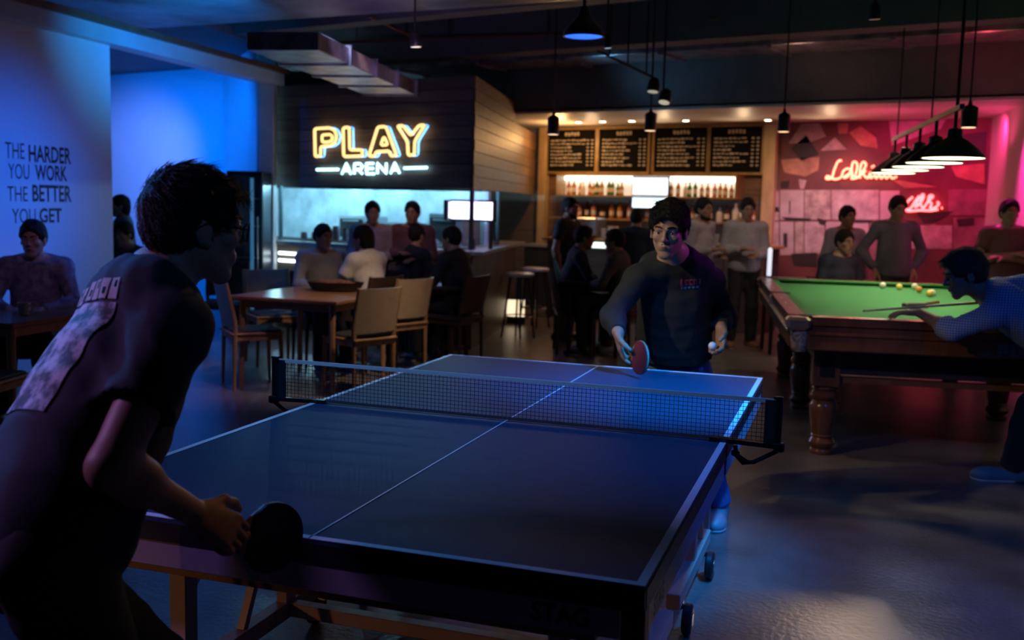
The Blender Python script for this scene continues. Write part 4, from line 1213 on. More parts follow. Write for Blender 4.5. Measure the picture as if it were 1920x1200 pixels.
spotlight(780, 88, 8.2, 'small warm ceiling spotlight above the yellow lettered sign', 0.1, on=1.6)
spotlight(1140, 90, 8.4, 'small pale ceiling spotlight right of the dome pendant', 0.2, r=0.028, col=(0.5, 0.75, 1.0), on=2.0)
spotlight(1224, 172, 8.6, 'white ceiling spotlight, upper of the two at the soffit edge', -0.2, r=0.05, on=0.35)
spotlight(1245, 192, 8.4, 'white ceiling spotlight, lower of the two at the soffit edge', -0.35, r=0.05, on=0.45)
spotlight(1640, 36, 7.4, 'small amber ceiling spotlight at the top right above the pool lamp', 0.2, r=0.04, col=(1.0, 0.6, 0.3), on=0.6)

# ------------------------------------------------------------------ chairs and tables
M_oak = mat('chair_oak', (0.34, 0.20, 0.105), 0.42, noise=(14, 0.2), scale=(1, 1, 0.4))
M_oakd = mat('chair_dark_wood', (0.055, 0.032, 0.022), 0.45, noise=(14, 0.2))
M_oakt = mat('table_wood', (0.26, 0.135, 0.075), 0.30, noise=(8, 0.25), scale=(0.3, 2, 1))
M_pad = mat('seat_pad_dark', (0.03, 0.03, 0.04), 0.7)
M_backp = mat('chair_back_pale', (0.42, 0.33, 0.24), 0.5, noise=(10, 0.12))


def chair_proto(wood, pad, backm):
    """faces local +Y"""
    o = empty('dining_chair', (0, 0, 0))
    MB().box((0, 0.0, 0.445), (0.43, 0.42, 0.022), bev=0.008).build('seat', wood, o)
    MB().box((0, 0.005, 0.463), (0.39, 0.38, 0.020), bev=0.009).build('seat_pad', pad, o)
    pts = []
    # curved plywood back
    m = MB()
    n = 9
    vs, fs = [], []
    for z, lean in ((0.50, 0.0), (0.62, -0.02), (0.75, -0.045), (0.845, -0.065)):
        for t in (0, 1):
            for i in range(n):
                x = -0.205 + 0.41 * i / (n - 1)
                y = -0.175 + lean - 0.035 * (1 - (x / 0.205) ** 2) - t * 0.014
                vs.append((x, y, z))
    for r_ in range(3):
        for t in (0, 1):
            for i in range(n - 1):
                a = (r_ * 2 + t) * n + i; b = ((r_ + 1) * 2 + t) * n + i
                fs.append((a, a + 1, b + 1, b))
        for i in (0, n - 1):
            a = (r_ * 2) * n + i; b = (r_ * 2 + 1) * n + i; c = ((r_ + 1) * 2 + 1) * n + i; d = ((r_ + 1) * 2) * n + i
            fs.append((a, b, c, d))
    for r_ in (0, 3):
        for i in range(n - 1):
            a = (r_ * 2) * n + i; b = (r_ * 2 + 1) * n + i
            fs.append((a, a + 1, b + 1, b))
    m.add(vs, fs, True)
    m.build('backrest', backm, o)
    for sx in (-1, 1):
        MB().tube([(sx * 0.20, -0.185, 0.0 + 0.001), (sx * 0.198, -0.175, 0.44), (sx * 0.205, -0.178, 0.55), (sx * 0.208, -0.245, 0.85)], [0.013, 0.019, 0.018, 0.014], 8).build('leg', wood, o)
        MB().tube([(sx * 0.205, 0.20, 0.001), (sx * 0.19, 0.185, 0.44)], [0.013, 0.020], 8).build('leg', wood, o)
        MB().box((sx * 0.192, 0.0, 0.415), (0.022, 0.36, 0.045)).build('side_rail', wood, o)
    MB().box((0, 0.18, 0.415), (0.38, 0.022, 0.045)).build('front_rail', wood, o)
    MB().box((0, -0.178, 0.415), (0.38, 0.022, 0.045)).build('back_rail', wood, o)
    return o


chairA = chair_proto(M_oak, M_pad, M_backp)
chairB = chair_proto(M_oakd, M_pad, M_oakd)
usedA, usedB = [0], [0]


def put_chair(kind, loc, yaw, label):
    pr, us = (chairA, usedA) if kind == 'A' else (chairB, usedB)
    o = pr if us[0] == 0 else copy_tree(pr)
    us[0] += 1
    o.location = (loc[0], loc[1], 0)
    o.rotation_euler = (0, 0, yaw)
    tag(o, label, 'chair', 'pale oak chairs' if kind == 'A' else 'dark wooden chairs')
    return o


def table(loc, yaw, w, l, label, wood, legm, h=0.745, name='dining_table', cat='table', group=None, r=0.028):
    o = empty(name, (loc[0], loc[1], 0), yaw, label, cat, group)
    MB().box((0, 0, h - 0.016), (w, l, 0.032), bev=0.006).build('tabletop', wood, o)
    for sx in (-1, 1):
        for sy in (-1, 1):
            MB().tube([(sx * (w / 2 - 0.07), sy * (l / 2 - 0.07), 0.001), (sx * (w / 2 - 0.08), sy * (l / 2 - 0.08), h - 0.035)], [r * 0.7, r], 8).build('leg', legm, o)
        MB().box((sx * (w / 2 - 0.08), 0, h - 0.065), (0.022, l - 0.2, 0.06)).build('side_rail', legm, o)
    for sy in (-1, 1):
        MB().box((0, sy * (l / 2 - 0.08), h - 0.065), (w - 0.2, 0.022, 0.06)).build('end_rail', legm, o)
    return o


t1 = cw(-1.62, 8.35)
table(t1, cdir(18), 0.95, 1.05, 'square wooden dining table in front of the kiosk with pale chairs around it', M_oakt, M_oak)
put_chair('A', cw(-2.10, 8.18), cdir(62), 'pale oak chair at the near left corner of the wooden dining table')
put_chair('A', cw(-1.20, 8.00), cdir(-48), 'pale oak chair with a broad light back at the right of the wooden dining table')
put_chair('A', cw(-1.04, 9.05), cdir(-50), 'pale oak chair standing behind the broad-backed one, right of the dining table')
put_chair('A', cw(-2.20, 9.35), cdir(150), 'oak chair on the far left side of the wooden dining table')
t2 = cw(-0.80, 9.75)
table(t2, cdir(10), 0.75, 0.75, 'small dark table between the two black-clad seated people', M_oakd, M_oakd)
t3 = cw(0.83, 10.45)
table(t3, cdir(5), 0.62, 0.62, 'small dark cafe table by the bar with a seated person on each side', M_blackm, M_blackm, h=0.76, r=0.022)
tl = cw(-3.22, 6.50)
table(tl, cdir(14), 0.80, 0.9, 'wooden table below the slogan at the left edge', M_oakt, M_oak, h=0.74)
put_chair('B', cw(-2.90, 10.3), cdir(170), 'dark chair with wooden legs by the drinks fridge')
put_chair('A', cw(-3.05, 5.75), cdir(5), 'oak chair at the near side of the table below the slogan')
ts = at(1485, 520, 10.9)
table((ts.x, ts.y), CAM_YAW, 0.62, 0.5, 'small dark side table beyond the far end of the pool table', M_oakd, M_blackm, h=0.80)
o = empty('tube_lamp', (ts.x - 0.22, ts.y - 0.1, 0.80), 0, 'short glowing white tube lamp on the small side table', 'lamp')
MB().lathe([(0.035, 0), (0.035, 0.015), (0.02, 0.02)], (0, 0, 0), 14).build('base', M_black, o)
MB().lathe([(0.022, 0.018), (0.024, 0.03), (0.024, 0.30), (0.012, 0.32)], (0, 0, 0), 14).build('tube', glow('tube_lamp_white', (0.75, 0.85, 1.0), 0.9), o)

# bar stools by the kiosk side
for k, (px_, D_) in enumerate(((935, 11.6), (968, 12.6))):
    p = at(px_, 500, D_) + sn * 0.24
    o = empty('bar_stool', (p.x, p.y, 0), 0.3, 'round-seated metal bar stool at the kiosk side counter, %s one' % ('nearer' if k == 0 else 'farther'), 'stool', 'bar stools')
    MB().lathe([(0.15, 0.70), (0.17, 0.71), (0.17, 0.735), (0.14, 0.745)], (0, 0, 0), 20).build('seat', mat('stool_seat_pale', (0.62, 0.58, 0.50), 0.35), o)
    for a in range(4):
        b_ = a * PI / 2 + 0.4
        MB().tube([(0.19 * math.cos(b_), 0.19 * math.sin(b_), 0.001), (0.10 * math.cos(b_), 0.10 * math.sin(b_), 0.70)], 0.012, 8).build('leg', M_blackm, o)
    MB().tube([(0.16 * math.cos(2 * PI * i / 20), 0.16 * math.sin(2 * PI * i / 20), 0.25) for i in range(20)], 0.008, 6, closed=True).build('foot_ring', M_chrome, o)

# glowing boxes added for the bright cream patches low in the side aisle
for px_, py_, w_, h_, lab in ((936, 545, 0.16, 0.26, 'small cream glowing box added for a bright patch beside the kiosk, nearer one'), (962, 548, 0.30, 0.22, 'wide cream glowing box added for a bright patch beside the kiosk, farther one')):
    p = at(px_, py_, 12.9)
    o = empty('floor_glow_box', (p.x, p.y, 0), CAM_YAW, lab, 'lightbox')
    MB().box((0, 0, 0.16), (w_ + 0.02, 0.06, h_ + 0.10), bev=0.006).build('case', M_blackm, o)
    MB().box((0, -0.034, 0.20), (w_, 0.012, h_)).build('face', glow('floor_patch_glow', (1.0, 0.80, 0.52), 1.3), o)
    for sx in (-1, 1):
        MB().box((sx * w_ * 0.4, 0, 0.02), (0.03, 0.14, 0.04)).build('foot', M_blackm, o)

# things on the tables
for (c_, dx, dy, z, lab, grp) in ((t1, 0.05, 0.25, 0.745, 'dark basket on the wooden dining table in front of the two seated people', None),):
    p = cw(-1.50, 8.62)
    o = empty('serving_basket', (p.x, p.y, z), cdir(10), lab, 'basket')
    MB().lathe([(0.13, 0), (0.16, 0.01), (0.19, 0.075), (0.195, 0.08), (0.18, 0.078), (0.15, 0.015), (0, 0.014)], (0, 0, 0), 24, sx=1.3, sy=0.8).build('bowl', mat('basket_dark', (0.03, 0.022, 0.018), 0.7, bump=0.6, bscale=120), o)
    MB().lathe([(0.155, 0.03), (0.16, 0.06), (0.09, 0.09), (0.01, 0.10)], (0, 0, 0), 20, sx=1.3, sy=0.8).build('contents', mat('snack_brown', (0.16, 0.08, 0.04), 0.6, bump=1.0, bscale=70, noise=(40, 0.6)), o)
for loc_, z, lab in ((cw(0.80, 10.25), 0.76, 'pale cup on the small cafe table by the bar'), (cw(-0.75, 9.6), 0.745, 'pale cup on the small dark table of the black-clad people'), (cw(-3.1, 6.45), 0.74, 'pale cup on the table below the slogan')):
    o = empty('cup', (loc_.x, loc_.y, z), 0.4, lab, 'cup')
    MB().lathe([(0.026, 0), (0.03, .004), (0.040, .075), (0.037, .075), (0.027, .008), (0, .008)], (0, 0, 0), 16).build('cup_body', mat('cup_white', (0.75, 0.72, 0.66), 0.35), o)
    MB().tube([(0.036, 0, 0.06), (0.06, 0, 0.05), (0.055, 0, 0.025), (0.032, 0, 0.018)], 0.005, 6).build('handle', MATS['cup_white'], o)

# ------------------------------------------------------------------ smooth bodies: blended tapered limbs turned into one surface
def nv(v):
    v = np.asarray(v, float)
    return v / (np.linalg.norm(v) + 1e-12)


def basis(fwd, up):
    """rows right, forward, up"""
    u = nv(up); f = np.asarray(fwd, float); f = nv(f - u * np.dot(f, u))
    return np.array([np.cross(f, u), f, u])


class Prim:
    def __init__(s, c, rad, fn, k):
        s.c = np.asarray(c, np.float32); s.rad = float(rad); s.fn = fn; s.k = k


def cone(a, b, ra, rb, k=0.02):
    a = np.asarray(a, np.float32); b = np.asarray(b, np.float32)
    ba = b - a; L2 = float(ba @ ba) + 1e-12

    def fn(p):
        pa = p - a
        h = np.clip(pa @ ba / L2, 0, 1)
        q = pa - h[:, None] * ba
        return np.sqrt(np.einsum('ij,ij->i', q, q)) - (ra + (rb - ra) * h)
    return Prim((a + b) / 2, math.sqrt(L2) / 2 + max(ra, rb), fn, k)


def ell(c, r, B=None, k=0.02):
    c = np.asarray(c, np.float32); r = np.asarray(r, np.float32)
    B = np.eye(3, dtype=np.float32) if B is None else np.asarray(B, np.float32)

    def fn(p):
        q = (p - c) @ B.T
        k0 = np.sqrt(((q / r) ** 2).sum(1)); k1 = np.sqrt(((q / (r * r)) ** 2).sum(1)) + 1e-9
        return k0 * (k0 - 1) / k1
    return Prim(c, float(r.max()), fn, k)


def clip(prim, pt, n):
    """cut a limb off beyond a plane"""
    pt = np.asarray(pt, np.float32); n = np.asarray(nv(n), np.float32); f0 = prim.fn
    return Prim(prim.c, prim.rad, lambda p: np.maximum(f0(p), (p - pt) @ n), prim.k)


def infl(prim, t):
    f0 = prim.fn
    return Prim(prim.c, prim.rad + t, lambda p: f0(p) - t, prim.k)


def shell_of(prims, cuts=(), sub=(), disp=None, margin=0.09):
    def ev(p):
        d = np.full(len(p), 9.0, np.float32)
        for q in prims:
            dc = np.linalg.norm(p - q.c, axis=1) - q.rad
            m = dc < margin
            if m.any():
                dc[m] = q.fn(p[m])
            if q.k > 0:
                h = np.maximum(q.k - np.abs(d - dc), 0) / q.k
                d = np.minimum(d, dc) - h * h * q.k * 0.25
            else:
                d = np.minimum(d, dc)
        for q in sub:
            dc = np.linalg.norm(p - q.c, axis=1) - q.rad
            m = dc < margin
            if m.any():
                dc[m] = q.fn(p[m])
            dc = -dc
            h = np.maximum(q.k - np.abs(d - dc), 0) / max(q.k, 1e-6)
            d = np.maximum(d, dc) + h * h * q.k * 0.25
        if disp is not None:
            m = np.abs(d) < margin * 0.6
            if m.any():
                d[m] = d[m] + disp(p[m])
        for pt, n in cuts:
            d = np.maximum(d, (p - np.asarray(pt, np.float32)) @ np.asarray(nv(n), np.float32))
        return d
    return ev


def polygonize(ev, prims, h, pad=0.03, smooth=1):
    lo = np.min([q.c - q.rad for q in prims], axis=0) - pad
    hi = np.max([q.c + q.rad for q in prims], axis=0) + pad
    lv = 3
    n = np.ceil((hi - lo) / (h * 2 ** lv)).astype(int)
    g = np.stack(np.meshgrid(*[np.arange(k) for k in n], indexing='ij'), -1).reshape(-1, 3)
    for l in range(lv, -1, -1):
        s = h * 2 ** l
        c = (lo + (g + 0.5) * s).astype(np.float32)
        d = ev(c)
        g = g[np.abs(d) < s * 0.87 * 1.25 + 0.012]
        if l:
            o = np.array([(i, j, k) for i in (0, 1) for j in (0, 1) for k in (0, 1)])
            g = (g[:, None, :] * 2 + o[None]).reshape(-1, 3)
    N = n * 2 ** lv + 2
    lin = lambda a: (a[..., 0].astype(np.int64) * N[1] + a[..., 1]) * N[2] + a[..., 2]
    off = np.array([(i, j, k) for i in (0, 1) for j in (0, 1) for k in (0, 1)])
    cid = lin(g[:, None, :] + off[None])                    # cells x 8 corners
    uc, inv = np.unique(cid, return_inverse=True)
    inv = inv.reshape(cid.shape)
    ci = np.stack([uc // (N[1] * N[2]), (uc // N[2]) % N[1], uc % N[2]], -1)
    dv = ev((lo + ci * h).astype(np.float32))
    dc = dv[inv]
    act = (dc < 0).any(1) & (dc >= 0).any(1)
    g, dc, inv = g[act], dc[act], inv[act]
    acc = np.zeros((len(g), 3)); cnt = np.zeros(len(g))
    for a in range(8):
        for b in range(a + 1, 8):
            if bin(a ^ b).count('1') != 1:
                continue
            m = (dc[:, a] < 0) != (dc[:, b] < 0)
            t = dc[m, a] / (dc[m, a] - dc[m, b])
            acc[m] += off[a] + t[:, None] * (off[b] - off[a])
            cnt[m] += 1
    V = lo + (g + acc / cnt[:, None]) * h
    cl = lin(g); order = np.argsort(cl); cs = cl[order]

    def find(q):
        i = np.searchsorted(cs, q); i = np.clip(i, 0, len(cs) - 1)
        return np.where(cs[i] == q, order[i], -1)
    F = []
    for ax in range(3):
        b_ = 4 >> ax
        sa, sb = dc[:, 0] < 0, dc[:, b_] < 0
        m = sa != sb
        e = g[m]; flip = sa[m]
        u, w = (ax + 1) % 3, (ax + 2) % 3
        du = np.zeros(3, int); du[u] = 1
        dw = np.zeros(3, int); dw[w] = 1
        q = np.stack([find(lin(e)), find(lin(e - du)), find(lin(e - du - dw)), find(lin(e - dw))], 1)
        ok = (q >= 0).all(1)
        q = q[ok]; fl = flip[ok]
        q[~fl] = q[~fl][:, ::-1]
        F.append(q)
    F = np.concatenate(F)
    E = np.concatenate([F[:, [0, 1]], F[:, [1, 2]], F[:, [2, 3]], F[:, [3, 0]]])
    for _ in range(smooth):
        s = np.zeros_like(V); c = np.zeros(len(V))
        for x, y in ((0, 1), (1, 0)):
            for q in range(3):
                s[:, q] += np.bincount(E[:, x], V[E[:, y], q], len(V))
            c += np.bincount(E[:, x], minlength=len(V))
        V = V * 0.5 + 0.5 * s / np.maximum(c, 1)[:, None]
    return V, F


def np_mesh(name, V, F, m, parent, origin, mi=None):
    me = bpy.data.meshes.new(name)
    V = np.asarray(V, float) - np.asarray(origin, float)
    me.vertices.add(len(V)); me.vertices.foreach_set('co', V.ravel())
    me.loops.add(F.size); me.loops.foreach_set('vertex_index', F.ravel().astype(np.int32))
    me.polygons.add(len(F)); me.polygons.foreach_set('loop_start', np.arange(0, F.size, F.shape[1], dtype=np.int32))
    me.update(calc_edges=True)
    ms = m if isinstance(m, (list, tuple)) else [m]
    for x in ms:
        me.materials.append(x)
    me.polygons.foreach_set('use_smooth', np.ones(len(F), bool))
    if mi is not None:
        me.polygons.foreach_set('material_index', mi.astype(np.int32))
    me.validate()
    return link_mesh(name, me, None, parent)


def folds(amp, freq, seed, direction=(0.3, 0.2, 1.0)):
    r = np.random.default_rng(seed)
    ks = []
    for i in range(5):
        d = nv(np.asarray(direction) + r.normal(size=3) * 0.55)
        ks.append((d * freq * (0.6 + r.random()), r.random() * 6.28))

    def fn(p):
        w = np.zeros(len(p), np.float32)
        warp = np.sin(p @ np.array([7.1, 5.3, 3.7], np.float32)) * 1.3 + np.sin(p @ np.array([-4.1, 6.3, 9.7], np.float32))
        for k, ph in ks:
            w += np.abs(np.sin(p @ k.astype(np.float32) + ph + warp)) - 0.6
        return (w / len(ks) * amp).astype(np.float32)
    return fn


# ------------------------------------------------------------------ people
def hand_prims(w, d, pn, side, s=1.0, curl=(0.35, 0.4, 0.45, 0.5), thumb=0.6, fat=1.0, spread=0.06):
    """w wrist, d direction of the fingers, pn palm normal (the way fingers curl), side +1: thumb along cross(d,pn)"""
    d = nv(d); pn = nv(np.asarray(pn, float) - d * np.dot(pn, d)); x = np.cross(d, pn) * side
    P = []
    w = np.asarray(w, float)
    L = 0.085 * s
    for i, o in enumerate((0.030, 0.010, -0.011, -0.030)):
        P.append(cone(w + x * o * 0.55 * s + d * 0.012, w + x * o * s + d * L * (1 - abs(i - 1) * 0.04), 0.014 * s * fat, 0.012 * s * fat, 0.012))
    P.append(ell(w + d * L * 0.45, (0.036 * s, L * 0.55, 0.016 * s), np.array([x, d, pn]), 0.012))
    lens = (0.072, 0.080, 0.074, 0.058)
    for i, o in enumerate((0.030, 0.010, -0.011, -0.030)):
        p = w + x * o * s + d * L * (1 - abs(i - 1) * 0.04)
        ang = curl[i]
        sp = (1.5 - i) * spread
        tot = ang * 0.5
        rr = 0.0096 * s * fat
        for j, fr in enumerate((0.48, 0.30, 0.22)):
            dd = (d * math.cos(tot) + pn * math.sin(tot))
            dd = nv(dd + x * sp)
            q = p + dd * lens[i] * fr * s * 1.02
            P.append(cone(p, q, rr, rr * 0.92, 0.004))
            rr *= 0.92; p = q; tot += ang * (1.15 if j == 0 else 0.8)
    p = w + x * 0.026 * s + d * 0.02 * s
    dirs = [nv(x * 0.75 + d * 0.65 + pn * 0.25 * thumb), nv(x * 0.45 + d * 0.85 + pn * 0.6 * thumb), nv(x * 0.15 + d * 0.9 + pn * 0.8 * thumb)]
    for dd, ln, ra, rb in ((dirs[0], 0.042, 0.0145, 0.0125), (dirs[1], 0.034, 0.0120, 0.0108), (dirs[2], 0.028, 0.0108, 0.0085)):
        q = p + dd * ln * s
        P.append(cone(p, q, ra * s * fat, rb * s * fat, 0.008)); p = q
    return P


def head_prims(c, B, s=1.0, hero=False, beard=False):
    T = lambda x, y, z: c + (B[0] * x + B[1] * y + B[2] * z) * s
    E_ = lambda x, y, z, rx, ry, rz, k: ell(T(x, y, z), (rx * s, ry * s, rz * s), B, k)
    C_ = lambda a, b, ra, rb, k: cone(T(*a), T(*b), ra * s, rb * s, k)
    P = [E_(0, -0.014, 0.030, 0.074, 0.096, 0.086, 0.03), E_(0, 0.020, -0.036, 0.057, 0.068, 0.074, 0.03)]
    for q in (-1, 1):
        P += [C_((q * 0.047, 0.004, -0.052), (q * 0.014, 0.066, -0.100), 0.019, 0.016, 0.025),
              E_(q * 0.040, 0.062, -0.020, 0.020, 0.020, 0.017, 0.022),
              C_((q * 0.012, 0.088, 0.024), (q * 0.046, 0.070, 0.022), 0.010, 0.010, 0.014),
              E_(q * 0.076, -0.008, -0.010, 0.0085, 0.020, 0.031, 0.006),
              E_(q * 0.0105, 0.097, -0.029, 0.0080, 0.010, 0.0075, 0.006)]
    P += [E_(0, 0.066, -0.098, 0.020, 0.018, 0.016, 0.022),
          C_((0, 0.086, 0.018), (0, 0.110, -0.023), 0.0070, 0.0100, 0.010),
          C_((-0.020, 0.084, -0.056), (0, 0.092, -0.0535), 0.0055, 0.0075, 0.005),
          C_((0.020, 0.084, -0.056), (0, 0.092, -0.0535), 0.0055, 0.0075, 0.005),
          C_((-0.016, 0.084, -0.066), (0.016, 0.084, -0.066), 0.0075, 0.0075, 0.005),
          E_(0, 0.076, -0.060, 0.030, 0.014, 0.022, 0.015)]
    S = [E_(q * 0.031, 0.099, 0.002, 0.017, 0.015, 0.009, 0.010) for q in (-1, 1)]
    S += [E_(q * 0.0855, 0.001, -0.008, 0.0060, 0.0095, 0.0165, 0.004) for q in (-1, 1)]
    P += [E_(q * 0.077, 0.003, -0.036, 0.0065, 0.0075, 0.0085, 0.005) for q in (-1, 1)]
    for q in (-1, 1):
        P.append(E_(q * 0.031, 0.0755, 0.0095, 0.016, 0.0150, 0.0088, 0.004))
        P.append(E_(q * 0.031, 0.0740, -0.0072, 0.015, 0.0128, 0.0062, 0.004))
    return P, S


SKIN = [mat('skin_%d' % i, c, 0.5, noise=(40, 0.12), bump=0.08, bscale=400, spec=0.4) for i, c in enumerate(((0.30, 0.165, 0.105), (0.36, 0.20, 0.13), (0.25, 0.135, 0.085)))]
LIP = mat('lips', (0.24, 0.095, 0.075), 0.45)
HAIR = mat('hair_black', (0.012, 0.010, 0.009), 0.62, spec=0.15, bump=0.5, bscale=260, noise=(60, 0.4))
HAIRB = mat('hair_dark_brown', (0.040, 0.024, 0.014), 0.45, bump=0.5, bscale=260, noise=(60, 0.4))
EYE_W = mat('eye_white', (0.42, 0.40, 0.38), 0.3)
mat('mouth_dark', (0.05, 0.018, 0.015), 0.6)
EYE_D = mat('eye_iris', (0.02, 0.012, 0.008), 0.15)


def make_person(J, label, shirt, trousers, skin=0, h=0.010, hc=0.012, sleeve='long', hair='short', hairmat=None,
                shoes=None, scale=1.0, group=None, hem=-0.06, fold=0.004, hero=False, loose=0.012, hands=None, collar=None,
                girth=1.0, beard=False, head_scale=1.0, boxy=0.6):
    """J: joints in world space"""
    s = scale
    j = {k: (np.asarray(v, float) if not isinstance(v, dict) else v) for k, v in J.items()}
    root_loc = Vector((j['pel'][0], j['pel'][1], 0.0))
    root = empty('person', root_loc, 0, label, 'person', group)
    O = np.array([root_loc.x, root_loc.y, 0.0])
    Bp = basis(j['pf'], j['neck'] - j['pel'])
    Bc = basis(j['cf'], j['neck'] - j['pel'])
    Bh = basis(j['hf'], j['hu'])
    u = Bc[2]
    chest = j['pel'] * 0.42 + j['neck'] * 0.58 - Bc[1] * 0.0
    belly = j['pel'] * 0.72 + j['neck'] * 0.28
    g = girth
    torso = [ell(j['pel'], (0.158 * s * g, 0.112 * s * g, 0.115 * s), Bp, 0.05), ell(belly, (0.142 * s * g, 0.104 * s * g, 0.15 * s), Bc, 0.06),
             ell(chest, (0.160 * s * g, 0.112 * s * g, 0.165 * s), Bc, 0.06)]
    top = j['neck'] - u * 0.055 * s
    torso.append(ell(top - Bc[1] * 0.022 * s, (0.165 * s, 0.080 * s, 0.075 * s), Bc, 0.06))
    for q in ('L', 'R'):
        torso.append(cone(top * 0.75 + j['sh' + q] * 0.25, j['sh' + q], 0.062 * s, 0.056 * s, 0.05))
    traps = [cone(j['neck'] + u * 0.02 * s - Bc[1] * 0.01, top * 0.45 + j['sh' + q] * 0.55 + u * 0.005, 0.046 * s, 0.046 * s, 0.04) for q in 'LR']
    hb = j['head'] - Bh[2] * 0.07 * s - Bh[1] * 0.022 * s
    neck = [cone(j['neck'] - u * 0.03, hb, 0.058 * s, 0.052 * s, 0.03)]
    arms, hds = {}, []
    for q in 'LR':
        arms[q] = [cone(j['sh' + q], j['el' + q], 0.050 * s, 0.040 * s, 0.03), cone(j['el' + q] * .98 + j['wr' + q] * .02, j['wr' + q], 0.041 * s, 0.026 * s, 0.02),
                   ell(j['el' + q] * 0.72 + j['wr' + q] * 0.28, (0.041 * s,) * 3, None, 0.04)]
        hk = dict(fat=1.0 if h < 0.007 else 1.15)
        hk.update((hands or {}).get(q, {}))
        d = hk.pop('d', j['wr' + q] - j['el' + q]); pn = hk.pop('pn', -Bc[1] * 0.2 - np.array([0, 0, 1.0]))
        sd = hk.pop('side', None)
        if sd is None:
            x = np.cross(nv(d), nv(pn)); sd = 1.0 if np.dot(x, Bc[1] + Bc[2] * 0.3 + (Bc[0] if q == 'L' else -Bc[0]) * 0.8) > 0 else -1.0
        hds += hand_prims(j['wr' + q], d, pn, sd, s, **hk)
    legs, feet = {}, []
    for q in 'LR':
        hip, kn, an, toe = j['hp' + q], j['kn' + q], j['an' + q], j['to' + q]
        legs[q] = [cone(hip, kn, 0.088 * s * g, 0.056 * s, 0.05), cone(kn, an, 0.055 * s, 0.038 * s, 0.03),
                   ell(kn * 0.68 + an * 0.32, (0.054 * s,) * 3, None, 0.05)]
        feet.append(cone(an - (toe - an) * 0.18 + np.array([0, 0, -0.03]), toe + np.array([0, 0, -0.005]), 0.035 * s, 0.030 * s, 0.03))
    hp, hs = head_prims(j['head'], Bh, s * head_scale, hero, beard)
    s_body, s = s, s * head_scale
    body = torso + traps + neck + arms['L'] + arms['R'] + legs['L'] + legs['R'] + feet + hds
    # the head is blended as its own group so that its fine creases keep small radii
    ev_b = shell_of(body)
    ev_h = shell_of(hp, sub=hs)
    k_ = np.float32(0.02)

    hcn = np.asarray(j['head'], np.float32)

    def ev(p):
        d1 = ev_b(p)
        m = np.linalg.norm(p - hcn, axis=1) < 0.36
        if m.any():
            d2 = ev_h(p[m]); a = d1[m]
            hh = np.maximum(k_ - np.abs(a - d2), 0) / k_
            d1[m] = np.minimum(a, d2) - hh * hh * k_ * 0.25
        return d1
    V, F = polygonize(ev, body + hp, h)
    np_mesh('body', V, F, SKIN[skin], root, O)
    for zz, yy, r_, dz_ in ((-0.0578, 0.0945, 0.0040, 0.0016), (-0.0662, 0.0935, 0.0050, -0.0016)):
        MB().tube([j['head'] + (Bh[0] * x + Bh[1] * (yy - 9.0 * x * x * 2.0) + Bh[2] * (zz - dz_ * abs(x) / 0.022)) * s - O for x in (-0.0225, -0.015, -0.007, 0, 0.007, 0.015, 0.0225)], [r_ * k * s for k in (0.25, 0.7, 0.95, 0.9, 0.95, 0.7, 0.25)], 7).build('lip', LIP, root)
    # eyes and brows
    for q in (-1, 1):
        c = j['head'] + (Bh[0] * q * 0.031 + Bh[1] * 0.0740 + Bh[2] * 0.002) * s
        mb = MB(); mb.lathe([(0.0118 * s * math.cos(a), 0.0118 * s * math.sin(a)) for a in np.linspace(-PI / 2 + .01, PI / 2 - .01, 9)], c - O, 14)
        eo = mb.build('eye', EYE_W, root)
        ci = j['head'] + (Bh[0] * q * 0.031 + Bh[1] * 0.0808 + Bh[2] * 0.002) * s
        mb = MB(); mb.lathe([(0.0064 * s * math.cos(a), 0.0064 * s * math.sin(a)) for a in np.linspace(-PI / 2 + .01, PI / 2 - .01, 7)], ci - O, 12)
        mb.build('iris', EYE_D, eo)
        br = [j['head'] + (Bh[0] * q * x + Bh[1] * y + Bh[2] * z) * s - O for x, y, z in ((0.010, 0.0955, 0.026), (0.024, 0.093, 0.0315), (0.040, 0.084, 0.031), (0.050, 0.075, 0.025))]
        MB().tube(br, [0.0034 * s, 0.0046 * s, 0.0038 * s, 0.0018 * s], 6).build('eyebrow', HAIR, root)
    MB().tube([j['head'] + (Bh[0] * x + Bh[1] * y + Bh[2] * z) * s - O for x, y, z in ((-0.022, 0.0865, -0.0615), (-0.010, 0.0975, -0.0605), (0, 0.0995, -0.0612), (0.010, 0.0975, -0.0605), (0.022, 0.0865, -0.0615))], [0.0006 * s, 0.0015 * s, 0.0016 * s, 0.0015 * s, 0.0006 * s], 5).build('mouth_line', MATS['mouth_dark'], root)
    s = s_body
    # shirt
    cutn = nv(u * 1.0 - Bc[1] * 0.15 + Bc[1] * 0.55 * (1 if collar is None else 1))
    necktop = j['neck'] + u * (0.022 if collar is None else collar) * s
    hemp = j['pel'] + Bp[2] * hem * s
    sl = []
    for q in 'LR':
        for i, pr in enumerate(arms[q]):
            t = loose
            if sleeve == 'short':
                if i != 0: continue
                e = j['sh' + q] * 0.40 + j['el' + q] * 0.60
                big = cone(j['sh' + q], j['el' + q], 0.062 * s, 0.074 * s, 0.045)
                sl.append(clip(big, e, j['el' + q] - j['sh' + q]))
            elif sleeve == 'rolled':
                e = j['el' + q] * 0.78 + j['wr' + q] * 0.22
                sl.append(clip(infl(pr, t + 0.006), e, j['wr' + q] - j['el' + q]) if i else infl(pr, t + 0.004))
            else:
                e = j['el' + q] * 0.06 + j['wr' + q] * 0.94
                sl.append(clip(infl(pr, t), e, j['wr' + q] - j['el' + q]) if i else infl(pr, t))
    tor = [infl(p, loose) for p in torso + traps]
    flare = ell(j['pel'] + Bp[2] * 0.01, (0.166 * s * g, 0.124 * s * g, 0.15 * s), Bp, 0.06)
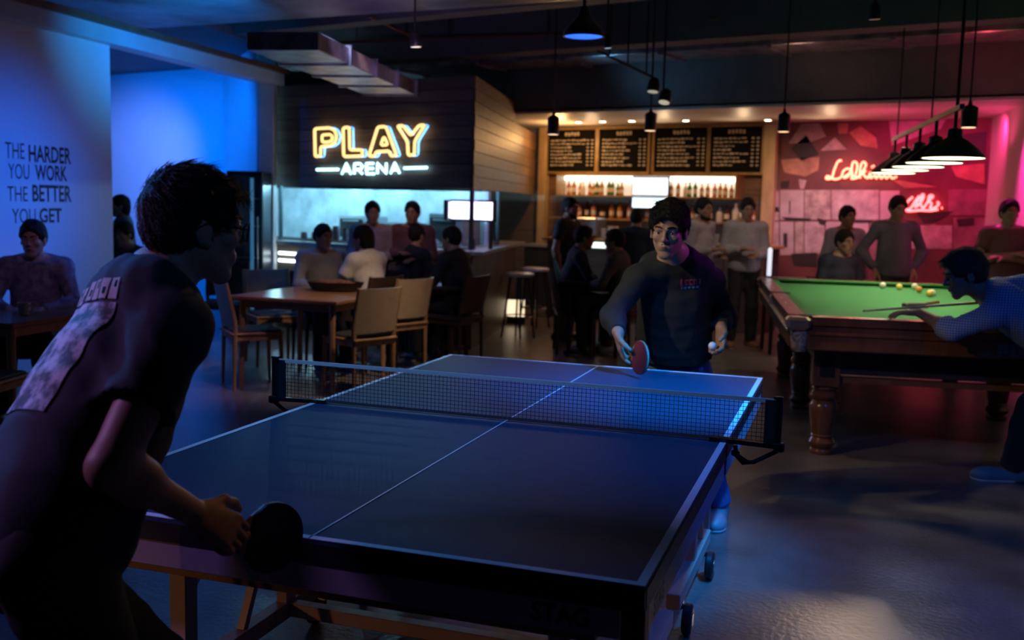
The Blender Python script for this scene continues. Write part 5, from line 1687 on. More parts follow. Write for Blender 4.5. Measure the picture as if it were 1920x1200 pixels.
    drape = ell(belly - Bc[1] * 0.01, (0.158 * s * g * (0.94 + 0.06 * boxy), 0.114 * s * g * (0.9 + 0.1 * boxy), 0.22 * s), Bc, 0.06)
    tor = tor + [infl(drape, loose)]
    sh_pr = [infl(flare, loose)] + tor + sl
    ev_t = shell_of([infl(flare, loose)] + tor, cuts=[(hemp, -Bp[2]), (necktop, cutn)])
    ev_s = shell_of(sl)
    fo = folds(fold, 42, int(abs(O[0] * 1000)) % 997, direction=u + 0.6 * Bc[0]) if fold else None

    def ev2(p):
        a = ev_t(p); b = ev_s(p)
        kk = np.float32(0.035)
        hh = np.maximum(kk - np.abs(a - b), 0) / kk
        d = np.minimum(a, b) - hh * hh * kk * 0.25
        if fo is not None:
            m = np.abs(d) < 0.05
            if m.any(): d[m] += fo(p[m])
        return d
    V, F = polygonize(ev2, sh_pr, hc)
    sho = np_mesh('shirt', V, F, shirt, root, O)
    # trousers
    tr = [infl(torso[0], 0.008)]
    for q in 'LR':
        tr += [infl(p, 0.014) if i else infl(p, 0.012) for i, p in enumerate(legs[q])]
        tr.append(cone(j['kn' + q], j['an' + q], 0.066 * s, 0.060 * s, 0.03))
    tr = [p if i == 0 else p for i, p in enumerate(tr)]
    tr2 = []
    for q in 'LR':
        e = j['an' + q] + (j['kn' + q] - j['an' + q]) * 0.02
        for p in tr[1 + (0 if q == 'L' else 4): 5 + (0 if q == 'L' else 4)]:
            tr2.append(clip(p, e, j['an' + q] - j['kn' + q]))
    tr_all = [tr[0]] + tr2
    ev3 = shell_of(tr_all, cuts=[(j['pel'] + Bp[2] * 0.105 * s, Bp[2])], disp=folds(fold, 38, 5, (0.2, 0.2, 1)) if fold else None)
    V, F = polygonize(ev3, tr_all, hc)
    np_mesh('trousers', V, F, trousers, root, O)
    # shoes
    for q in 'LR':
        an, toe = j['an' + q], j['to' + q]
        d = nv((toe - an) * np.array([1, 1, 0.0])); 
        gz = an[2] - 0.085 * s
        b0 = an - d * 0.055 * s; b0 = np.array([b0[0], b0[1], gz + 0.040 * s])
        t0 = an + d * 0.165 * s; t0 = np.array([t0[0], t0[1], gz + 0.032 * s])
        Bs = basis(d, (0, 0, 1))
        if an[2] > 0.2:
            pass
        pr = [ell((b0 + t0) / 2 + d * 0.01, (0.047 * s, 0.145 * s, 0.045 * s), Bs, 0.03), ell(t0 - d * 0.025 * s, (0.050 * s, 0.062 * s, 0.042 * s), Bs, 0.03),
              ell(b0 + d * 0.015 * s, (0.043 * s, 0.055 * s, 0.055 * s), Bs, 0.03), cone(b0 + np.array([0, 0, 0.02]), an + np.array([0, 0, 0.012]), 0.044 * s, 0.044 * s, 0.03)]
        evs = shell_of(pr, cuts=[((0, 0, gz + 0.012), (0, 0, -1))])
        V, F = polygonize(evs, pr, max(h, 0.008))
        so = np_mesh('shoe', V, F, shoes or MATS['shoe_dark'], root, O)
        pr = [ell((b0 + t0) / 2 + d * 0.01, (0.052 * s, 0.152 * s, 0.05 * s), Bs, 0.02), ell(t0 - d * 0.025 * s, (0.054 * s, 0.068 * s, 0.05 * s), Bs, 0.02)]
        evs = shell_of(pr, cuts=[((0, 0, gz + 0.022), (0, 0, 1)), ((0, 0, gz + 0.001), (0, 0, -1))])
        V, F = polygonize(evs, pr, max(h, 0.008))
        if len(F):
            np_mesh('sole', V, F, MATS['sole_pale'], so, O)
    # hair
    s = s * head_scale
    hm = hairmat or HAIR
    T = lambda x, y, z: j['head'] + (Bh[0] * x + Bh[1] * y + Bh[2] * z) * s
    vol = {'short': 0.010, 'full': 0.018, 'curly': 0.022, 'long': 0.018}[hair]
    hpr = [ell(T(0, -0.016, 0.034), ((0.076 + vol * .8) * s, (0.098 + vol * .7) * s, (0.088 + vol) * s), Bh, 0.02),
           ell(T(0, -0.055, -0.012), ((0.064 + vol * .5) * s, (0.050 + vol * .5) * s, 0.060 * s), Bh, 0.03)]
    for q in (-1, 1):
        hpr.append(cone(T(q * 0.072, 0.022, 0.03), T(q * 0.0715, 0.018, -0.006), 0.009 * s, 0.006 * s, 0.015))
    rr = np.random.default_rng(int(abs(O[1] * 1000)) % 991)
    nl = 16 if not hero else 90
    for i in range(nl):         # locks over the brow and the crown
        a = rr.uniform(-1.0, 1.0) if i % 2 else rr.uniform(-PI, PI)
        el = rr.uniform(0.35, 0.9) if i % 2 else rr.uniform(0.35, 1.35)
        dirn = np.array([math.sin(a) * math.cos(el), math.cos(a) * math.cos(el), math.sin(el)])
        base = np.array([0, -0.012, 0.034]) + dirn * np.array([0.074 + vol * .7, 0.096 + vol * .7, 0.086 + vol * .8])
        tip = base + np.array([0.010 + rr.normal() * 0.012, 0.010 + rr.normal() * 0.010, -0.006 + rr.normal() * 0.006])
        hpr.append(cone(T(*(base - dirn * 0.004)), T(*(tip - dirn * 0.004)), (0.007 + vol * 0.12) * s, 0.004 * s, 0.012))
    if hair == 'long':
        hpr.append(ell(T(0, -0.055, -0.055), (0.078 * s, 0.060 * s, 0.085 * s), Bh, 0.03))
    face = [ell(T(0, 0.098, -0.034), (0.074 * s, 0.074 * s, 0.106 * s), Bh, 0.010), ell(T(0, 0.03, -0.125), (0.10 * s, 0.078 * s, 0.085 * s), Bh, 0.010)]
    for q in (-1, 1):
        face.append(ell(T(q * 0.086, -0.002, -0.020), (0.022 * s, 0.026 * s, 0.036 * s), Bh, 0.006))
        face.append(ell(T(q * 0.088, 0.056, -0.040), (0.042 * s, 0.048 * s, 0.062 * s), Bh, 0.008))
    bump_h = folds(0.006 if hair != 'curly' else 0.011, 120 if hair != 'curly' else 150, 3, (0.6, 0.3, 0.3))
    evh = shell_of(hpr, sub=face, disp=bump_h)
    V, F = polygonize(evh, hpr, min(h, 0.007) if h > 0.005 else 0.0035)
    ho = np_mesh('hair', V, F, hm, root, O)
    if beard:
        bp = [cone(T(q * 0.058, 0.016, -0.062), T(q * 0.048, 0.040, -0.086), 0.012 * s, 0.015 * s, 0.03) for q in (-1, 1)]
        bp += [cone(T(q * 0.050, 0.040, -0.083), T(0, 0.070, -0.102), 0.016 * s, 0.020 * s, 0.03) for q in (-1, 1)]
        bp += [cone(T(q * 0.024, 0.086, -0.060), T(0, 0.0945, -0.0445), 0.0045 * s, 0.0055 * s, 0.006) for q in (-1, 1)]
        V, F = polygonize(shell_of(bp, disp=folds(0.003, 160, 9)), bp, min(h, 0.006))
        np_mesh('beard', V, F, hm, root, O)
    return root, sho, dict(Bc=Bc, Bp=Bp, Bh=Bh, O=O, T=T)


def rotz(v, a):
    c, s_ = math.cos(a), math.sin(a)
    v = np.asarray(v, float)
    return np.array([v[0] * c - v[1] * s_, v[0] * s_ + v[1] * c, v[2]])


def place(J, loc, yaw, s):
    out = {}
    for k, v in J.items():
        if k in ('pf', 'cf', 'hf', 'hu'):
            out[k] = rotz(v, yaw)
        else:
            out[k] = rotz(np.asarray(v, float) * s, yaw) + np.array([loc[0], loc[1], 0])
    return out


def pose_stand(loc, yaw, height=1.70, arms='down', head=0.0, nod=0.0, turn=0.0, shift=0.0):
    J = dict(pel=(0, 0, .93), neck=(0, 0.0, 1.43), head=(0, 0.03, 1.575), pf=(0, 1, 0), cf=(math.sin(turn), math.cos(turn), 0))
    sx, cx = math.cos(turn), math.sin(turn)
    for q, sg in (('L', -1), ('R', 1)):
        J['sh' + q] = (sg * .185 * sx, -sg * .185 * cx, 1.375)
        J['hp' + q] = (sg * .085, 0, .88)
        J['kn' + q] = (sg * (.105 + shift * .3), .02, .48)
        J['an' + q] = (sg * (.12 + shift), -.02, .085)
        J['to' + q] = (sg * (.15 + shift), .13, .04)
    if arms == 'down':
        for q, sg in (('L', -1), ('R', 1)):
            J['el' + q] = (sg * .25, -.03, 1.09); J['wr' + q] = (sg * .255, .06, .85)
    elif arms == 'hold':          # both forearms forward
        for q, sg in (('L', -1), ('R', 1)):
            J['el' + q] = (sg * .25, .0, 1.09); J['wr' + q] = (sg * .085, .21, 1.10 + .03 * sg)
    elif arms == 'fold':
        J['elL'] = (-.26, .05, 1.12); J['wrL'] = (.06, .19, 1.15); J['elR'] = (.26, .05, 1.12); J['wrR'] = (-.06, .17, 1.19)
    elif arms == 'one':
        J['elL'] = (-.25, -.03, 1.09); J['wrL'] = (-.25, .06, .85); J['elR'] = (.25, .0, 1.09); J['wrR'] = (.13, .25, 1.18)
    elif arms == 'hips':
        J['elL'] = (-.33, -.06, 1.13); J['wrL'] = (-.20, .02, .94); J['elR'] = (.33, -.06, 1.13); J['wrR'] = (.20, .02, .94)
    J['hf'] = (math.sin(head) * math.cos(nod), math.cos(head) * math.cos(nod), -math.sin(nod)); J['hu'] = (math.sin(head) * math.sin(nod), math.cos(head) * math.sin(nod), math.cos(nod))
    return place(J, loc, yaw, height / 1.70)


def pose_sit(loc, yaw, height=1.70, lean=0.12, seat=0.47, arms='table', head=0.0, nod=0.1, knee=0.0):
    s = height / 1.70
    z0 = seat / s + 0.10
    up = .50
    nk = (0, math.sin(lean) * up, z0 + math.cos(lean) * up)
    J = dict(pel=(0, 0, z0), neck=nk, head=(0, nk[1] + .045, nk[2] + .14), pf=(0, 1, 0), cf=(0, 1, 0))
    for q, sg in (('L', -1), ('R', 1)):
        J['sh' + q] = (sg * .185, nk[1] - .01, nk[2] - .055)
        J['hp' + q] = (sg * .085, .02, z0 - .02)
        J['kn' + q] = (sg * (.12 + knee), .42, z0 - .02)
        J['an' + q] = (sg * (.13 + knee), .40, .085)
        J['to' + q] = (sg * (.15 + knee), .55, .04)
        if arms == 'table':
            J['el' + q] = (sg * .27, nk[1] + .10, nk[2] - .31); J['wr' + q] = (sg * .10, nk[1] + .31, nk[2] - .33)
        elif arms == 'lap':
            J['el' + q] = (sg * .26, nk[1] + .0, nk[2] - .34); J['wr' + q] = (sg * .14, nk[1] + .22, z0 + .07)
    J['hf'] = (math.sin(head) * math.cos(nod), math.cos(head) * math.cos(nod), -math.sin(nod)); J['hu'] = (math.sin(head) * math.sin(nod), math.cos(head) * math.sin(nod), math.cos(nod))
    return place(J, loc, yaw, s)

# ------------------------------------------------------------------ clothes
def cloth(name, c, rough=0.85, amt=0.12, **k):
    return mat('cloth_' + name, c, rough, noise=(25, amt), bump=0.15, bscale=500, sheen=0.0, **k)


C_black = cloth('black', (0.010, 0.0105, 0.014))
C_tee = cloth('tee_charcoal', (0.022, 0.027, 0.034))
C_navy = cloth('navy', (0.014, 0.018, 0.034))
C_jeans = cloth('jeans_blue', (0.05, 0.11, 0.26))
C_trous = cloth('trousers_dark', (0.018, 0.018, 0.022))
C_grey = cloth('grey', (0.30, 0.28, 0.30))
C_greyd = cloth('grey_dark', (0.10, 0.10, 0.12))
C_white = cloth('white', (0.62, 0.60, 0.62))
C_mauve = cloth('mauve_grey', (0.22, 0.18, 0.21))
C_olive = cloth('olive', (0.07, 0.065, 0.05))
C_maroon = cloth('maroon', (0.10, 0.04, 0.04))
C_plaid = mat('cloth_plaid_blue', (0.36, 0.38, 0.44), 0.85, noise=(22, 0.1), kind='check', col2=(0.055, 0.13, 0.30))
C_pat = mat('cloth_patterned_grey', (0.26, 0.24, 0.28), 0.85, noise=(22, 0.5), col2=(0.06, 0.06, 0.08))
C_shorts = cloth('shorts_dark_green', (0.020, 0.024, 0.022))
M_shoew = mat('shoe_white', (0.26, 0.26, 0.28), 0.5)
M_shoeb = mat('shoe_brown', (0.20, 0.11, 0.06), 0.5)
M_shoet = mat('shoe_teal', (0.10, 0.20, 0.26), 0.5)


def cv(lat, dep, z=0.0):
    return np.array(cw(lat, dep, z)[:])


A_ = lambda px, py, D: np.array(at(px, py, D)[:])

# ------------------------------------------------------------------ near player, seen from behind
neck = A_(298, 528, 2.12); pel = A_(92, 1000, 1.86)
fw = cv(math.sin(R(52)), math.cos(R(52)))
up_ = nv(neck - pel); Bt = basis(fw, up_); rt = Bt[0]
shR = A_(328, 618, 1.94); shL = A_(226, 566, 2.25)
J1 = dict(pel=pel, neck=neck, head=A_(366, 424, 2.13), pf=fw, cf=fw, hf=cv(math.sin(R(52)), math.cos(R(52)), -0.10), hu=cv(0.10, 0.06, 1.0),
          shR=shR, shL=shL, elR=A_(206, 876, 1.75), wrR=A_(366, 962, 1.96), elL=shL - fw * 0.07 + np.array([0, 0, -0.27]), wrL=shL - fw * 0.04 + np.array([0, 0, -0.50]))
gz = np.array([1, 1, 0.0])
for q, sg, fo in (('L', -1, 0.24), ('R', 1, 0.10)):
    J1['hp' + q] = pel + rt * sg * 0.088 - up_ * 0.05
    k = (pel + fw * fo + rt * sg * 0.12) * gz; J1['kn' + q] = k + np.array([0, 0, 0.50])
    a = (pel + fw * (fo - 0.16) + rt * sg * 0.16) * gz; J1['an' + q] = a + np.array([0, 0, 0.085])
    J1['to' + q] = a + fw * gz * 0.16 + np.array([0, 0, 0.04])
hd = nv(cv(0.72, 0.30, -0.50)); hpn = nv(cv(-0.40, 0.60, -0.55))
near, near_shirt, inf1 = make_person(J1, 'near player in a dark printed T-shirt, bat in hand, seen from behind at the left', C_tee, C_shorts, 1, h=0.0042, hc=0.0065, sleeve='short', hair='short', hero=True, head_scale=0.95,
                                     fold=0.010, loose=0.014, hands={'R': dict(d=hd, pn=hpn, curl=(1.1, 1.2, 1.25, 1.25), thumb=1.0, spread=0.02)}, collar=-0.012, hem=-0.15, girth=1.06, boxy=1.0)
bax = nv(cv(-0.62, -0.70, 0.26))
hmid = J1['wrR'] + hd * 0.078 + hpn * 0.026
bc = hmid - bax * 0.112
paddle('table_tennis_bat', bc, bax, cv(-0.75, 0.62, 0.0), mat('rubber_red', (0.32, 0.035, 0.04), 0.55), mat('rubber_black', (0.012, 0.012, 0.013), 0.55), 'black-faced table tennis bat in the near player\'s right hand')
# spectacles
Tn = inf1['T']; O1 = inf1['O']
gl = empty('spectacles', (0, 0, 0), 0, 'thin dark-rimmed spectacles worn by the near player', 'glasses')
gl.location = Vector(Tn(0, 0.10, 0.004)); g0_ = np.array(gl.location[:])
M_rim = mat('spectacle_rim', (0.02, 0.016, 0.015), 0.25, metal=0.4)
for q in (-1, 1):
    rim = [Tn(q * 0.034 + 0.027 * math.cos(a), 0.108 - 0.012 * abs(math.cos(a)) * (1 if q * math.cos(a) > 0 else 0), 0.0 + 0.021 * math.sin(a)) - g0_ for a in np.linspace(0, 2 * PI, 25)[:-1]]
    ro = MB().tube(rim, 0.0020, 6, closed=True).build('rim', M_rim, gl)
    m = MB(); m.add([tuple(p) for p in rim], [tuple(range(len(rim)))]); m.build('lens', MATS['glass'], ro)
    MB().tube([Tn(q * 0.060, 0.098, 0.006) - g0_, Tn(q * 0.080, 0.05, 0.008) - g0_, Tn(q * 0.084, -0.005, 0.010) - g0_, Tn(q * 0.080, -0.03, -0.008) - g0_], 0.0020, 6).build('temple', M_rim, gl)
MB().tube([Tn(-0.008, 0.110, 0.006) - g0_, Tn(0, 0.113, 0.009) - g0_, Tn(0.008, 0.110, 0.006) - g0_], 0.0018, 6).build('bridge', M_rim, gl)

def strands(person, info, J, n, m_, sweep=0.15, lift=1.0, length=1.0):
    """short tapering hairs lying along the hair cap"""
    ho = [c for c in person.children if c.name.startswith('hair')][0]
    hv = np.zeros(len(ho.data.vertices) * 3); ho.data.vertices.foreach_get('co', hv); hv = hv.reshape(-1, 3)
    hn = np.zeros(len(ho.data.vertices) * 3); ho.data.vertices.foreach_get('normal', hn); hn = hn.reshape(-1, 3)
    Bh_ = info['Bh']; hc_ = J['head'] - info['O']
    lc = (hv - hc_) @ Bh_.T
    ok = np.where((lc[:, 2] > -0.06) & (np.einsum('ij,ij->i', hn, hv - hc_) > 0))[0]
    sel = rng.choice(ok, n, replace=len(ok) < n)
    p, nn, l = hv[sel], hn[sel], lc[sel]
    hi = l[:, 2] > 0.03
    flow = Bh_[1][None] * np.where(hi, 0.7, 0.25)[:, None] + Bh_[2][None] * np.where(l[:, 2] > 0.06, -0.2, -1.0)[:, None] + Bh_[0][None] * np.where(np.abs(l[:, 0]) > 0.04, 0.5 * np.sign(l[:, 0]) + sweep, sweep * 2)[:, None]
    flow = flow + rng.normal(size=(n, 3)) * 0.32
    t = flow - nn * np.einsum('ij,ij->i', flow, nn)[:, None]
    t /= np.linalg.norm(t, axis=1)[:, None] + 1e-9
    sdv = np.cross(t, nn)
    ln = (rng.uniform(0.018, 0.045, n) * np.where(hi, 1.0, 0.55) * length)[:, None]
    w = rng.uniform(0.0006, 0.0012, n)[:, None]
    end = rng.uniform(-0.003, 0.003, n)[:, None] * lift
    P = [p - nn * 0.002, p + t * ln * 0.35 + nn * 0.0018 * lift, p + t * ln * 0.7 + nn * 0.0016 * lift, p + t * ln + nn * end]
    V = np.stack([np.stack([q + sdv * w * k, q - sdv * w * k, q + nn * w * k], 1) for q, k in zip(P, (1, 1, 0.7, 0.15))], 1).reshape(-1, 3)
    base = np.arange(n)[:, None, None, None] * 12
    F = np.array([[[k * 3 + e, k * 3 + (e + 1) % 3, k * 3 + 3 + (e + 1) % 3, k * 3 + 3 + e] for e in range(3)] for k in range(3)])
    F = (base + F[None]).reshape(-1, 4)
    return tag(np_mesh('hair_strands', V, F, m_, person, (0, 0, 0)), kind='stuff')


strands(near, inf1, J1, 3600, HAIRB)


# print on the back of the shirt, pressed onto the cloth
def wrap_on(shirt_obj, origin, ex, ey, nrm, w, h, nx, ny, name, m_, parent, lift=0.003, mask=None):
    bm = bmesh.new(); bm.from_mesh(shirt_obj.data)
    tree = BVHTree.FromBMesh(bm)
    o = np.asarray(origin) ; vs = []
    par = Vector(shirt_obj.parent.location)
    for jj in range(ny + 1):
        for ii in range(nx + 1):
            p = o + np.asarray(ex) * (ii / nx - 0.5) * w + np.asarray(ey) * (jj / ny - 0.5) * h
            st = Vector(p) + Vector(nrm) * 0.35 - par
            hit = tree.ray_cast(st, -Vector(nrm))
            vs.append(tuple(hit[0] + hit[1] * lift) if hit[0] is not None else None)
    fs = []
    for jj in range(ny):
        for ii in range(nx):
            q = [jj * (nx + 1) + ii, jj * (nx + 1) + ii + 1, (jj + 1) * (nx + 1) + ii + 1, (jj + 1) * (nx + 1) + ii]
            if all(vs[k] is not None for k in q) and (mask is None or mask(ii / nx, jj / ny)):
                fs.append(q)
    bm.free()
    vs = [v if v is not None else (0, 0, 0) for v in vs]
    used = sorted({k for f in fs for k in f}); mp = {k: i for i, k in enumerate(used)}
    mb = MB(); mb.add([vs[k] for k in used], [tuple(mp[k] for k in f) for f in fs], True)
    return mb.build(name, m_, parent, fix=False)


back_n = -Bt[1]
pc0 = pel * 0.38 + neck * 0.62 - Bt[1] * 0.02
M_pr = mat('print_photo', (0.62, 0.62, 0.66), 0.7, noise=(26, 0.9), col2=(0.015, 0.02, 0.028))
for nd in M_pr.node_tree.nodes:
    if nd.type == 'VALTORGB':
        nd.color_ramp.elements[0].position = 0.43; nd.color_ramp.elements[1].position = 0.60
M_pl = mat('print_letter', (0.50, 0.46, 0.42), 0.7)
ex_ = Bt[0]; ey_ = Bt[2]
bprint = wrap_on(near_shirt, pc0 - ey_ * 0.03, ex_, ey_, back_n, 0.25, 0.24, 30, 30, 'back_print', M_pr, near_shirt)
for r_ in range(9):
    if r_ == 4:
        continue
    wrap_on(near_shirt, pc0 + ey_ * 0.118 + ex_ * (r_ - 4) * 0.028, ex_, ey_, back_n, 0.022, 0.042, 5, 9, 'print_glyph', M_pl, near_shirt, 0.003,
            (lambda r0: (lambda u_, v_: not (0.25 < u_ < 0.75 and (0.15 < v_ < 0.45 if r0 % 2 else 0.5 < v_ < 0.85))))(r_))

# ------------------------------------------------------------------ far player, facing the camera
neck = A_(1267, 482, 4.92); pel = A_(1262, 688, 5.12)
fw = cv(-0.28, -0.96); up_ = nv(neck - pel); Bt = basis(fw, up_); rt = Bt[0]
J2 = dict(pel=pel, neck=neck, head=A_(1254, 431, 4.80), pf=fw, cf=fw, hf=cv(-0.32, -0.93, -0.15), hu=cv(-0.04, -0.20, 1.0),
          shR=A_(1198, 522, 4.90), shL=A_(1332, 528, 4.98), elR=A_(1148, 590, 4.84), wrR=A_(1159, 624, 4.62), elL=A_(1362, 590, 5.12), wrL=A_(1352, 614, 4.90))
for q, sg, px_, D_ in (('R', -1, 1190, 4.98), ('L', 1, 1366, 4.86)):
    J2['hp' + q] = pel + rt * (0.088 if q == 'R' else -0.088) - up_ * 0.04
    g = np.array(cw((px_ - 960) / 1916 * D_, D_)[:])
    J2['an' + q] = g + np.array([0, 0, 0.085]); J2['to' + q] = g + fw * gz * 0.16 + np.array([0, 0, 0.04])
    k = (J2['hp' + q] * 0.5 + J2['an' + q] * 0.5) * gz + fw * gz * 0.16
    J2['kn' + q] = k + np.array([0, 0, 0.43])
dR = nv(cv(0.16, -0.30, -0.92)); pR = nv(cv(0.92, -0.15, 0.15))
dL = nv(cv(-0.05, -0.45, -0.88)); pL = nv(cv(-0.80, -0.2, 0.1))
far, far_shirt, inf2 = make_person(J2, 'far player in a dark sweatshirt and blue jeans, holding a red bat behind the table', C_black, C_jeans, 1, h=0.0042, hc=0.008, sleeve='long', hair='full', hero=True, fold=0.011,
                                   shoes=M_shoew, hem=0.070, collar=0.035, hands={'R': dict(d=dR, pn=pR, curl=(0.35, 1.15, 1.25, 1.25), thumb=0.9, spread=0.02), 'L': dict(d=dL, pn=pL, curl=(0.55, 0.6, 0.7, 0.8), thumb=0.9)}, scale=1.04, girth=1.04)
bax = nv(cv(-0.34, 0.92, 0.16))
hmid = J2['wrR'] + dR * 0.085 + pR * 0.026
bc = hmid - bax * 0.110 + pR * 0.010
paddle('table_tennis_bat', bc, bax, cv(-0.94, -0.34, 0.05), MATS['rubber_red'], MATS['rubber_black'], 'red-faced table tennis bat in the far player\'s hand')
bp_ = J2['wrL'] + dL * 0.10 + pL * 0.045
o = MB().lathe([(0.02 * math.cos(a), 0.02 * math.sin(a)) for a in np.linspace(-PI / 2 + .01, PI / 2 - .01, 13)], (0, 0, 0), 20).build('table_tennis_ball', mat('ball_white', (0.8, 0.8, 0.82), 0.4), None, tuple(bp_))
tag(o, 'white table tennis ball held in the far player\'s other hand', 'ball')
strands(far, inf2, J2, 2600, HAIR, sweep=-0.5, lift=0.9, length=1.0)
# moustache shadow + chest logo
T2 = inf2['T']; O2 = inf2['O']
MB().tube([T2(-0.024, 0.0835, -0.053) - O2, T2(-0.011, 0.0925, -0.0475) - O2, T2(0, 0.0945, -0.0465) - O2, T2(0.011, 0.0925, -0.0475) - O2, T2(0.024, 0.0835, -0.053) - O2], [0.001, 0.0028, 0.0024, 0.0028, 0.001], 6).build('moustache', HAIR, far)
Bt2 = inf2['Bc']
lo = A_(1291, 545, 4.8)
M_lr = mat('logo_red', (0.50, 0.05, 0.10), 0.7); M_lb = mat('logo_blue', (0.06, 0.16, 0.50), 0.7)
def glyph(k):
    return [lambda u_, v_: u_ < 0.35 or v_ < 0.25, lambda u_, v_: u_ < 0.3 or u_ > 0.7 or v_ < 0.2 or v_ > 0.8, lambda u_, v_: u_ < 0.3 or v_ > 0.8 or v_ < 0.2, lambda u_, v_: u_ < 0.3 or u_ > 0.7 or v_ > 0.75, lambda u_, v_: 0.3 < u_ < 0.7 or v_ > 0.8][k % 5]
for k in range(5):
    wrap_on(far_shirt, lo + Bt2[0] * -(k - 2) * 0.0195 * 1.0 + Bt2[2] * 0.012, -Bt2[0], Bt2[2], Bt2[1], 0.015, 0.030 if k else 0.042, 6, 6, 'chest_logo_letter', M_lr, far_shirt, 0.003, glyph(k))
wrap_on(far_shirt, lo - Bt2[2] * 0.014, -Bt2[0], Bt2[2], Bt2[1], 0.085, 0.010, 14, 2, 'chest_logo_line', M_lb, far_shirt, 0.003, lambda u_, v_: (int(u_ * 14) % 3) != 1)

# ------------------------------------------------------------------ cue player bending over the pool table
neck = A_(1852, 553, 5.80); pel = A_(2010, 655, 5.62)
fw0 = cv(-0.95, 0.18, -0.5)
up_ = nv(neck - pel); dn = nv(np.array([0, 0, -1.0]) + cv(-0.3, 0)); Bt = basis(dn, up_)
J3 = dict(pel=pel, neck=neck, head=A_(1808, 514, 5.84), pf=dn, cf=dn, hf=cv(-0.92, 0.12, -0.34), hu=cv(-0.33, 0.0, 0.94),
          shL=A_(1858, 592, 5.66), shR=A_(1868, 545, 6.0), elL=A_(1785, 620, 5.74), wrL=A_(1724, 586, 5.98), elR=A_(1990, 520, 6.1), wrR=A_(1985, 575, 6.05))
hd3 = nv(cv(-0.85, 0.40, -0.05))
for q, px_, D_ in (('L', 1925, 5.75), ('R', 2060, 5.50)):
    g = np.array(cw((px_ - 960) / 1916 * D_, D_)[:])
    sg = 0.09
    J3['hp' + q] = pel + nv(cv(0, -1.0 if q == 'L' else 1.0)) * sg
    J3['an' + q] = g + np.array([0, 0, 0.085]); J3['to' + q] = g + cv(-0.16, 0.02) + np.array([0, 0, 0.04])
    J3['kn' + q] = (J3['hp' + q] * 0.5 + J3['an' + q] * 0.5) * gz + cv(-0.08, 0) + np.array([0, 0, 0.46])
cuep, cue_shirt, inf3 = make_person(J3, 'player in a blue checked shirt leaning over the pool table to aim a cue', C_plaid, C_trous, 0, h=0.006, hc=0.008, sleeve='rolled', hair='full', hairmat=HAIRB, hero=True, fold=0.006, shoes=M_shoet, scale=1.08,
            hands={'L': dict(d=hd3, pn=nv(cv(-0.1, 0.1, -1)), curl=(0.25, 0.3, 0.35, 0.4), thumb=0.2, spread=0.14), 'R': dict(d=cv(0, 0.1, -1), pn=cv(-0.3, 0.9, 0), curl=(1.1, 1.2, 1.2, 1.2))}, hem=-0.02)
strands(cuep, inf3, J3, 2200, HAIRB)
cb = J3['wrL'] + hd3 * 0.105 + np.array([0, 0, 0.024]); cd = nv(A_(1815, 569, 5.90) - cb)
cc0 = cb - cd * 0.20
cue = empty('pool_cue', tuple(cb), 0, 'long pale wooden cue resting on the aiming player\'s bridge hand', 'cue')
MB().tube([-cd * 0.20, cd * 0.5], [0.0058, 0.0095], 10).build('shaft', mat('cue_maple', (0.62, 0.44, 0.24), 0.35), cue)
MB().tube([cd * 0.5, cd * 1.20], [0.0095, 0.0145], 10).build('butt', mat('cue_butt', (0.08, 0.03, 0.02), 0.3), cue)
MB().tube([-cd * 0.212, -cd * 0.20], [0.0055, 0.0058], 10).build('tip', mat('cue_tip', (0.08, 0.16, 0.25), 0.7), cue)

# ------------------------------------------------------------------ the people in the background
def L_(px, D):
    return np.array(cw((px - 960) / 1916 * D, D)[:])


BG_PEOPLE = True


def standing(px, D, ang, h_, label, shirt, trous, arms='down', head=0.0, nod=0.05, hair='short', skin=0, sleeve='long', **k):
    if not BG_PEOPLE: return
    J = pose_stand(L_(px, D), cdir(ang), h_, arms, head, nod)
    return make_person(J, label, shirt, trous, skin, h=0.0105, hc=0.0135, sleeve=sleeve, hair=hair, scale=h_ / 1.70, **k)


def seated(px, D, ang, h_, label, shirt, trous, arms='table', head=0.0, nod=0.1, hair='short', skin=0, lean=0.12, seat=0.475, chair='B', clabel=None, res=0.0105, sleeve='long', **k):
    if not BG_PEOPLE: return
    l = L_(px, D)
    J = pose_sit(l, cdir(ang), h_, lean, seat, arms, head, nod)
    if chair:
        hd_ = np.array([-math.sin(cdir(ang)), math.cos(cdir(ang)), 0])
        put_chair(chair, l + hd_ * 0.06, cdir(ang), clabel)
    return make_person(J, label, shirt, trous, skin, h=res, hc=0.0135 if res > 0.009 else 0.010, sleeve=sleeve, hair=hair, scale=h_ / 1.70, **k)


standing(695, 10.2, 172, 1.50, 'left of the two people standing before the kiosk glass, in a mauve-grey top', C_mauve, C_trous, 'hold', head=-0.15, hair='full')
standing(770, 10.2, 188, 1.51, 'right of the two people standing before the kiosk glass, in an open-necked maroon shirt', C_maroon, C_trous, 'hold', hair='full', skin=2)
seated(595, 9.40, 150, 1.62, 'seated person in a grey shirt behind the wooden dining table', C_grey, C_trous, head=-0.2, clabel='dark chair under the grey-shirted person at the dining table', lean=0.18)
seated(694, 9.15, -55, 1.60, 'seated person in a white T-shirt with dark hair, back half turned', C_white, C_trous, head=-0.15, hair='long', sleeve='short', clabel='dark chair under the white-shirted person', lean=0.15)
seated(767, 10.1, 50, 1.62, 'seated person in dark clothes facing the small table, left of the two', C_black, C_trous, hair='short', clabel='dark chair under the seated person left of the small table', lean=0.1)
seated(862, 9.55, -62, 1.62, 'seated broad-backed person in black with short hair near the kiosk corner', C_black, C_trous, hair='short', clabel='dark wooden chair under the broad-backed person near the kiosk corner', lean=0.16, girth=1.12)
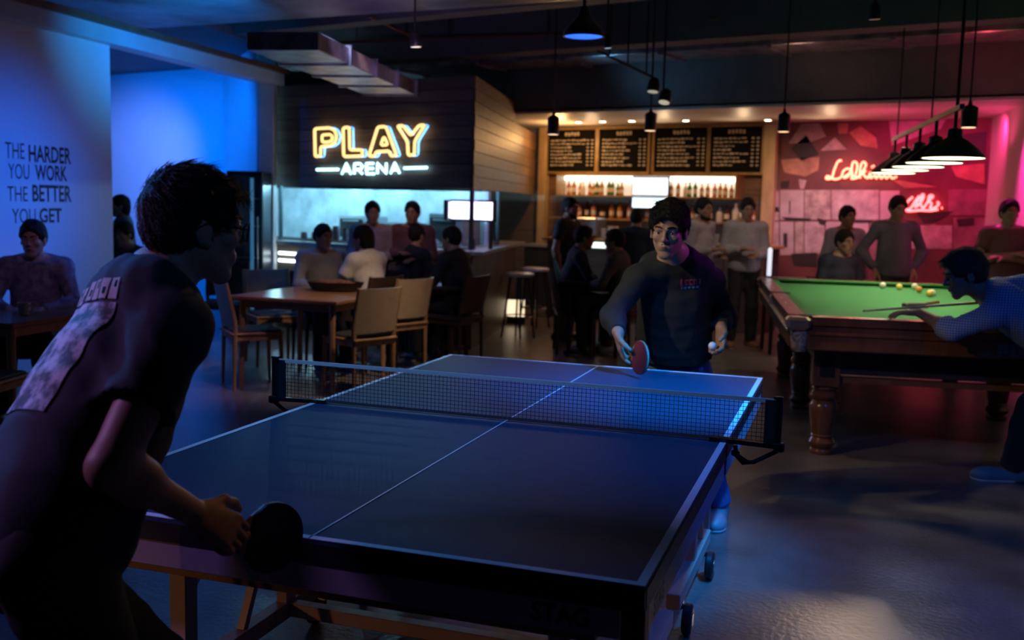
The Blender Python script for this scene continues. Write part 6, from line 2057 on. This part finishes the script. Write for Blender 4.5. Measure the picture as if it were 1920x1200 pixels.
standing(1060, 11.4, 120, 1.60, 'standing bearded person in a black T-shirt at the left end of the bar', C_black, C_trous, 'down', head=0.15, hair='short', skin=2, sleeve='short', beard=True)
seated(1066, 10.5, 88, 1.66, 'seated person in dark clothes and white shoes left of the cafe table', C_navy, C_trous, hair='short', clabel='dark chair left of the cafe table by the bar', lean=0.2, shoes=M_shoew)
standing(1187, 11.5, 20, 1.50, 'person in dark clothes standing at the bar with their back turned', C_navy, C_trous, 'hold', hair='short')
seated(1168, 10.25, -70, 1.60, 'seated dark-clad person right of the cafe table, back to the room', C_olive, C_trous, hair='full', clabel='dark chair right of the cafe table by the bar', lean=0.15)
standing(1308, 11.0, 130, 1.63, 'person in a tan-grey shirt standing at the bar behind the far player', C_grey, C_trous, 'hold', head=0.25, hair='full', skin=2, beard=True)
standing(1392, 11.2, 178, 1.64, 'person in pale grey shirt and dark trousers at the right end of the bar', C_grey, C_trous, 'hold', nod=0.2, hair='full', shoes=M_shoeb)
standing(1578, 11.0, 165, 1.58, 'person in a pale top standing by the mural behind a shorter one', C_grey, C_trous, 'down', hair='full', skin=2)
seated(1566, 10.35, 160, 1.66, 'person in dark clothes seated at the far end of the pool table', C_navy, C_trous, arms='lap', hair='full', clabel='dark chair at the far end of the pool table', seat=0.50)
standing(1671, 10.6, 178, 1.69, 'person in a dark grey shirt standing behind the pool table under the neon', C_greyd, C_trous, 'hips', nod=0.25, hair='full')
standing(1880, 9.7, -165, 1.67, 'person in a dark maroon T-shirt with folded arms by the pink wall', C_maroon, C_trous, 'fold', head=-0.2, hair='full', skin=2, sleeve='short')
seated(66, 7.05, 168, 1.66, 'bearded person in a patterned grey shirt seated below the slogan', C_pat, C_trous, head=0.05, hair='full', chair='A', clabel='oak chair under the person below the slogan', res=0.0075, skin=1, lean=0.1)
standing(228, 10.6, -120, 1.50, 'person in a teal-grey top half hidden behind the end of the slogan wall', cloth('teal', (0.14, 0.20, 0.22)), C_trous, 'hold', hair='long')
seated(243, 9.75, -160, 1.56, 'seated person in dark clothes peeking out beyond the slogan wall', C_olive, C_trous, hair='full', clabel='dark chair under the person beyond the slogan wall', seat=0.46)
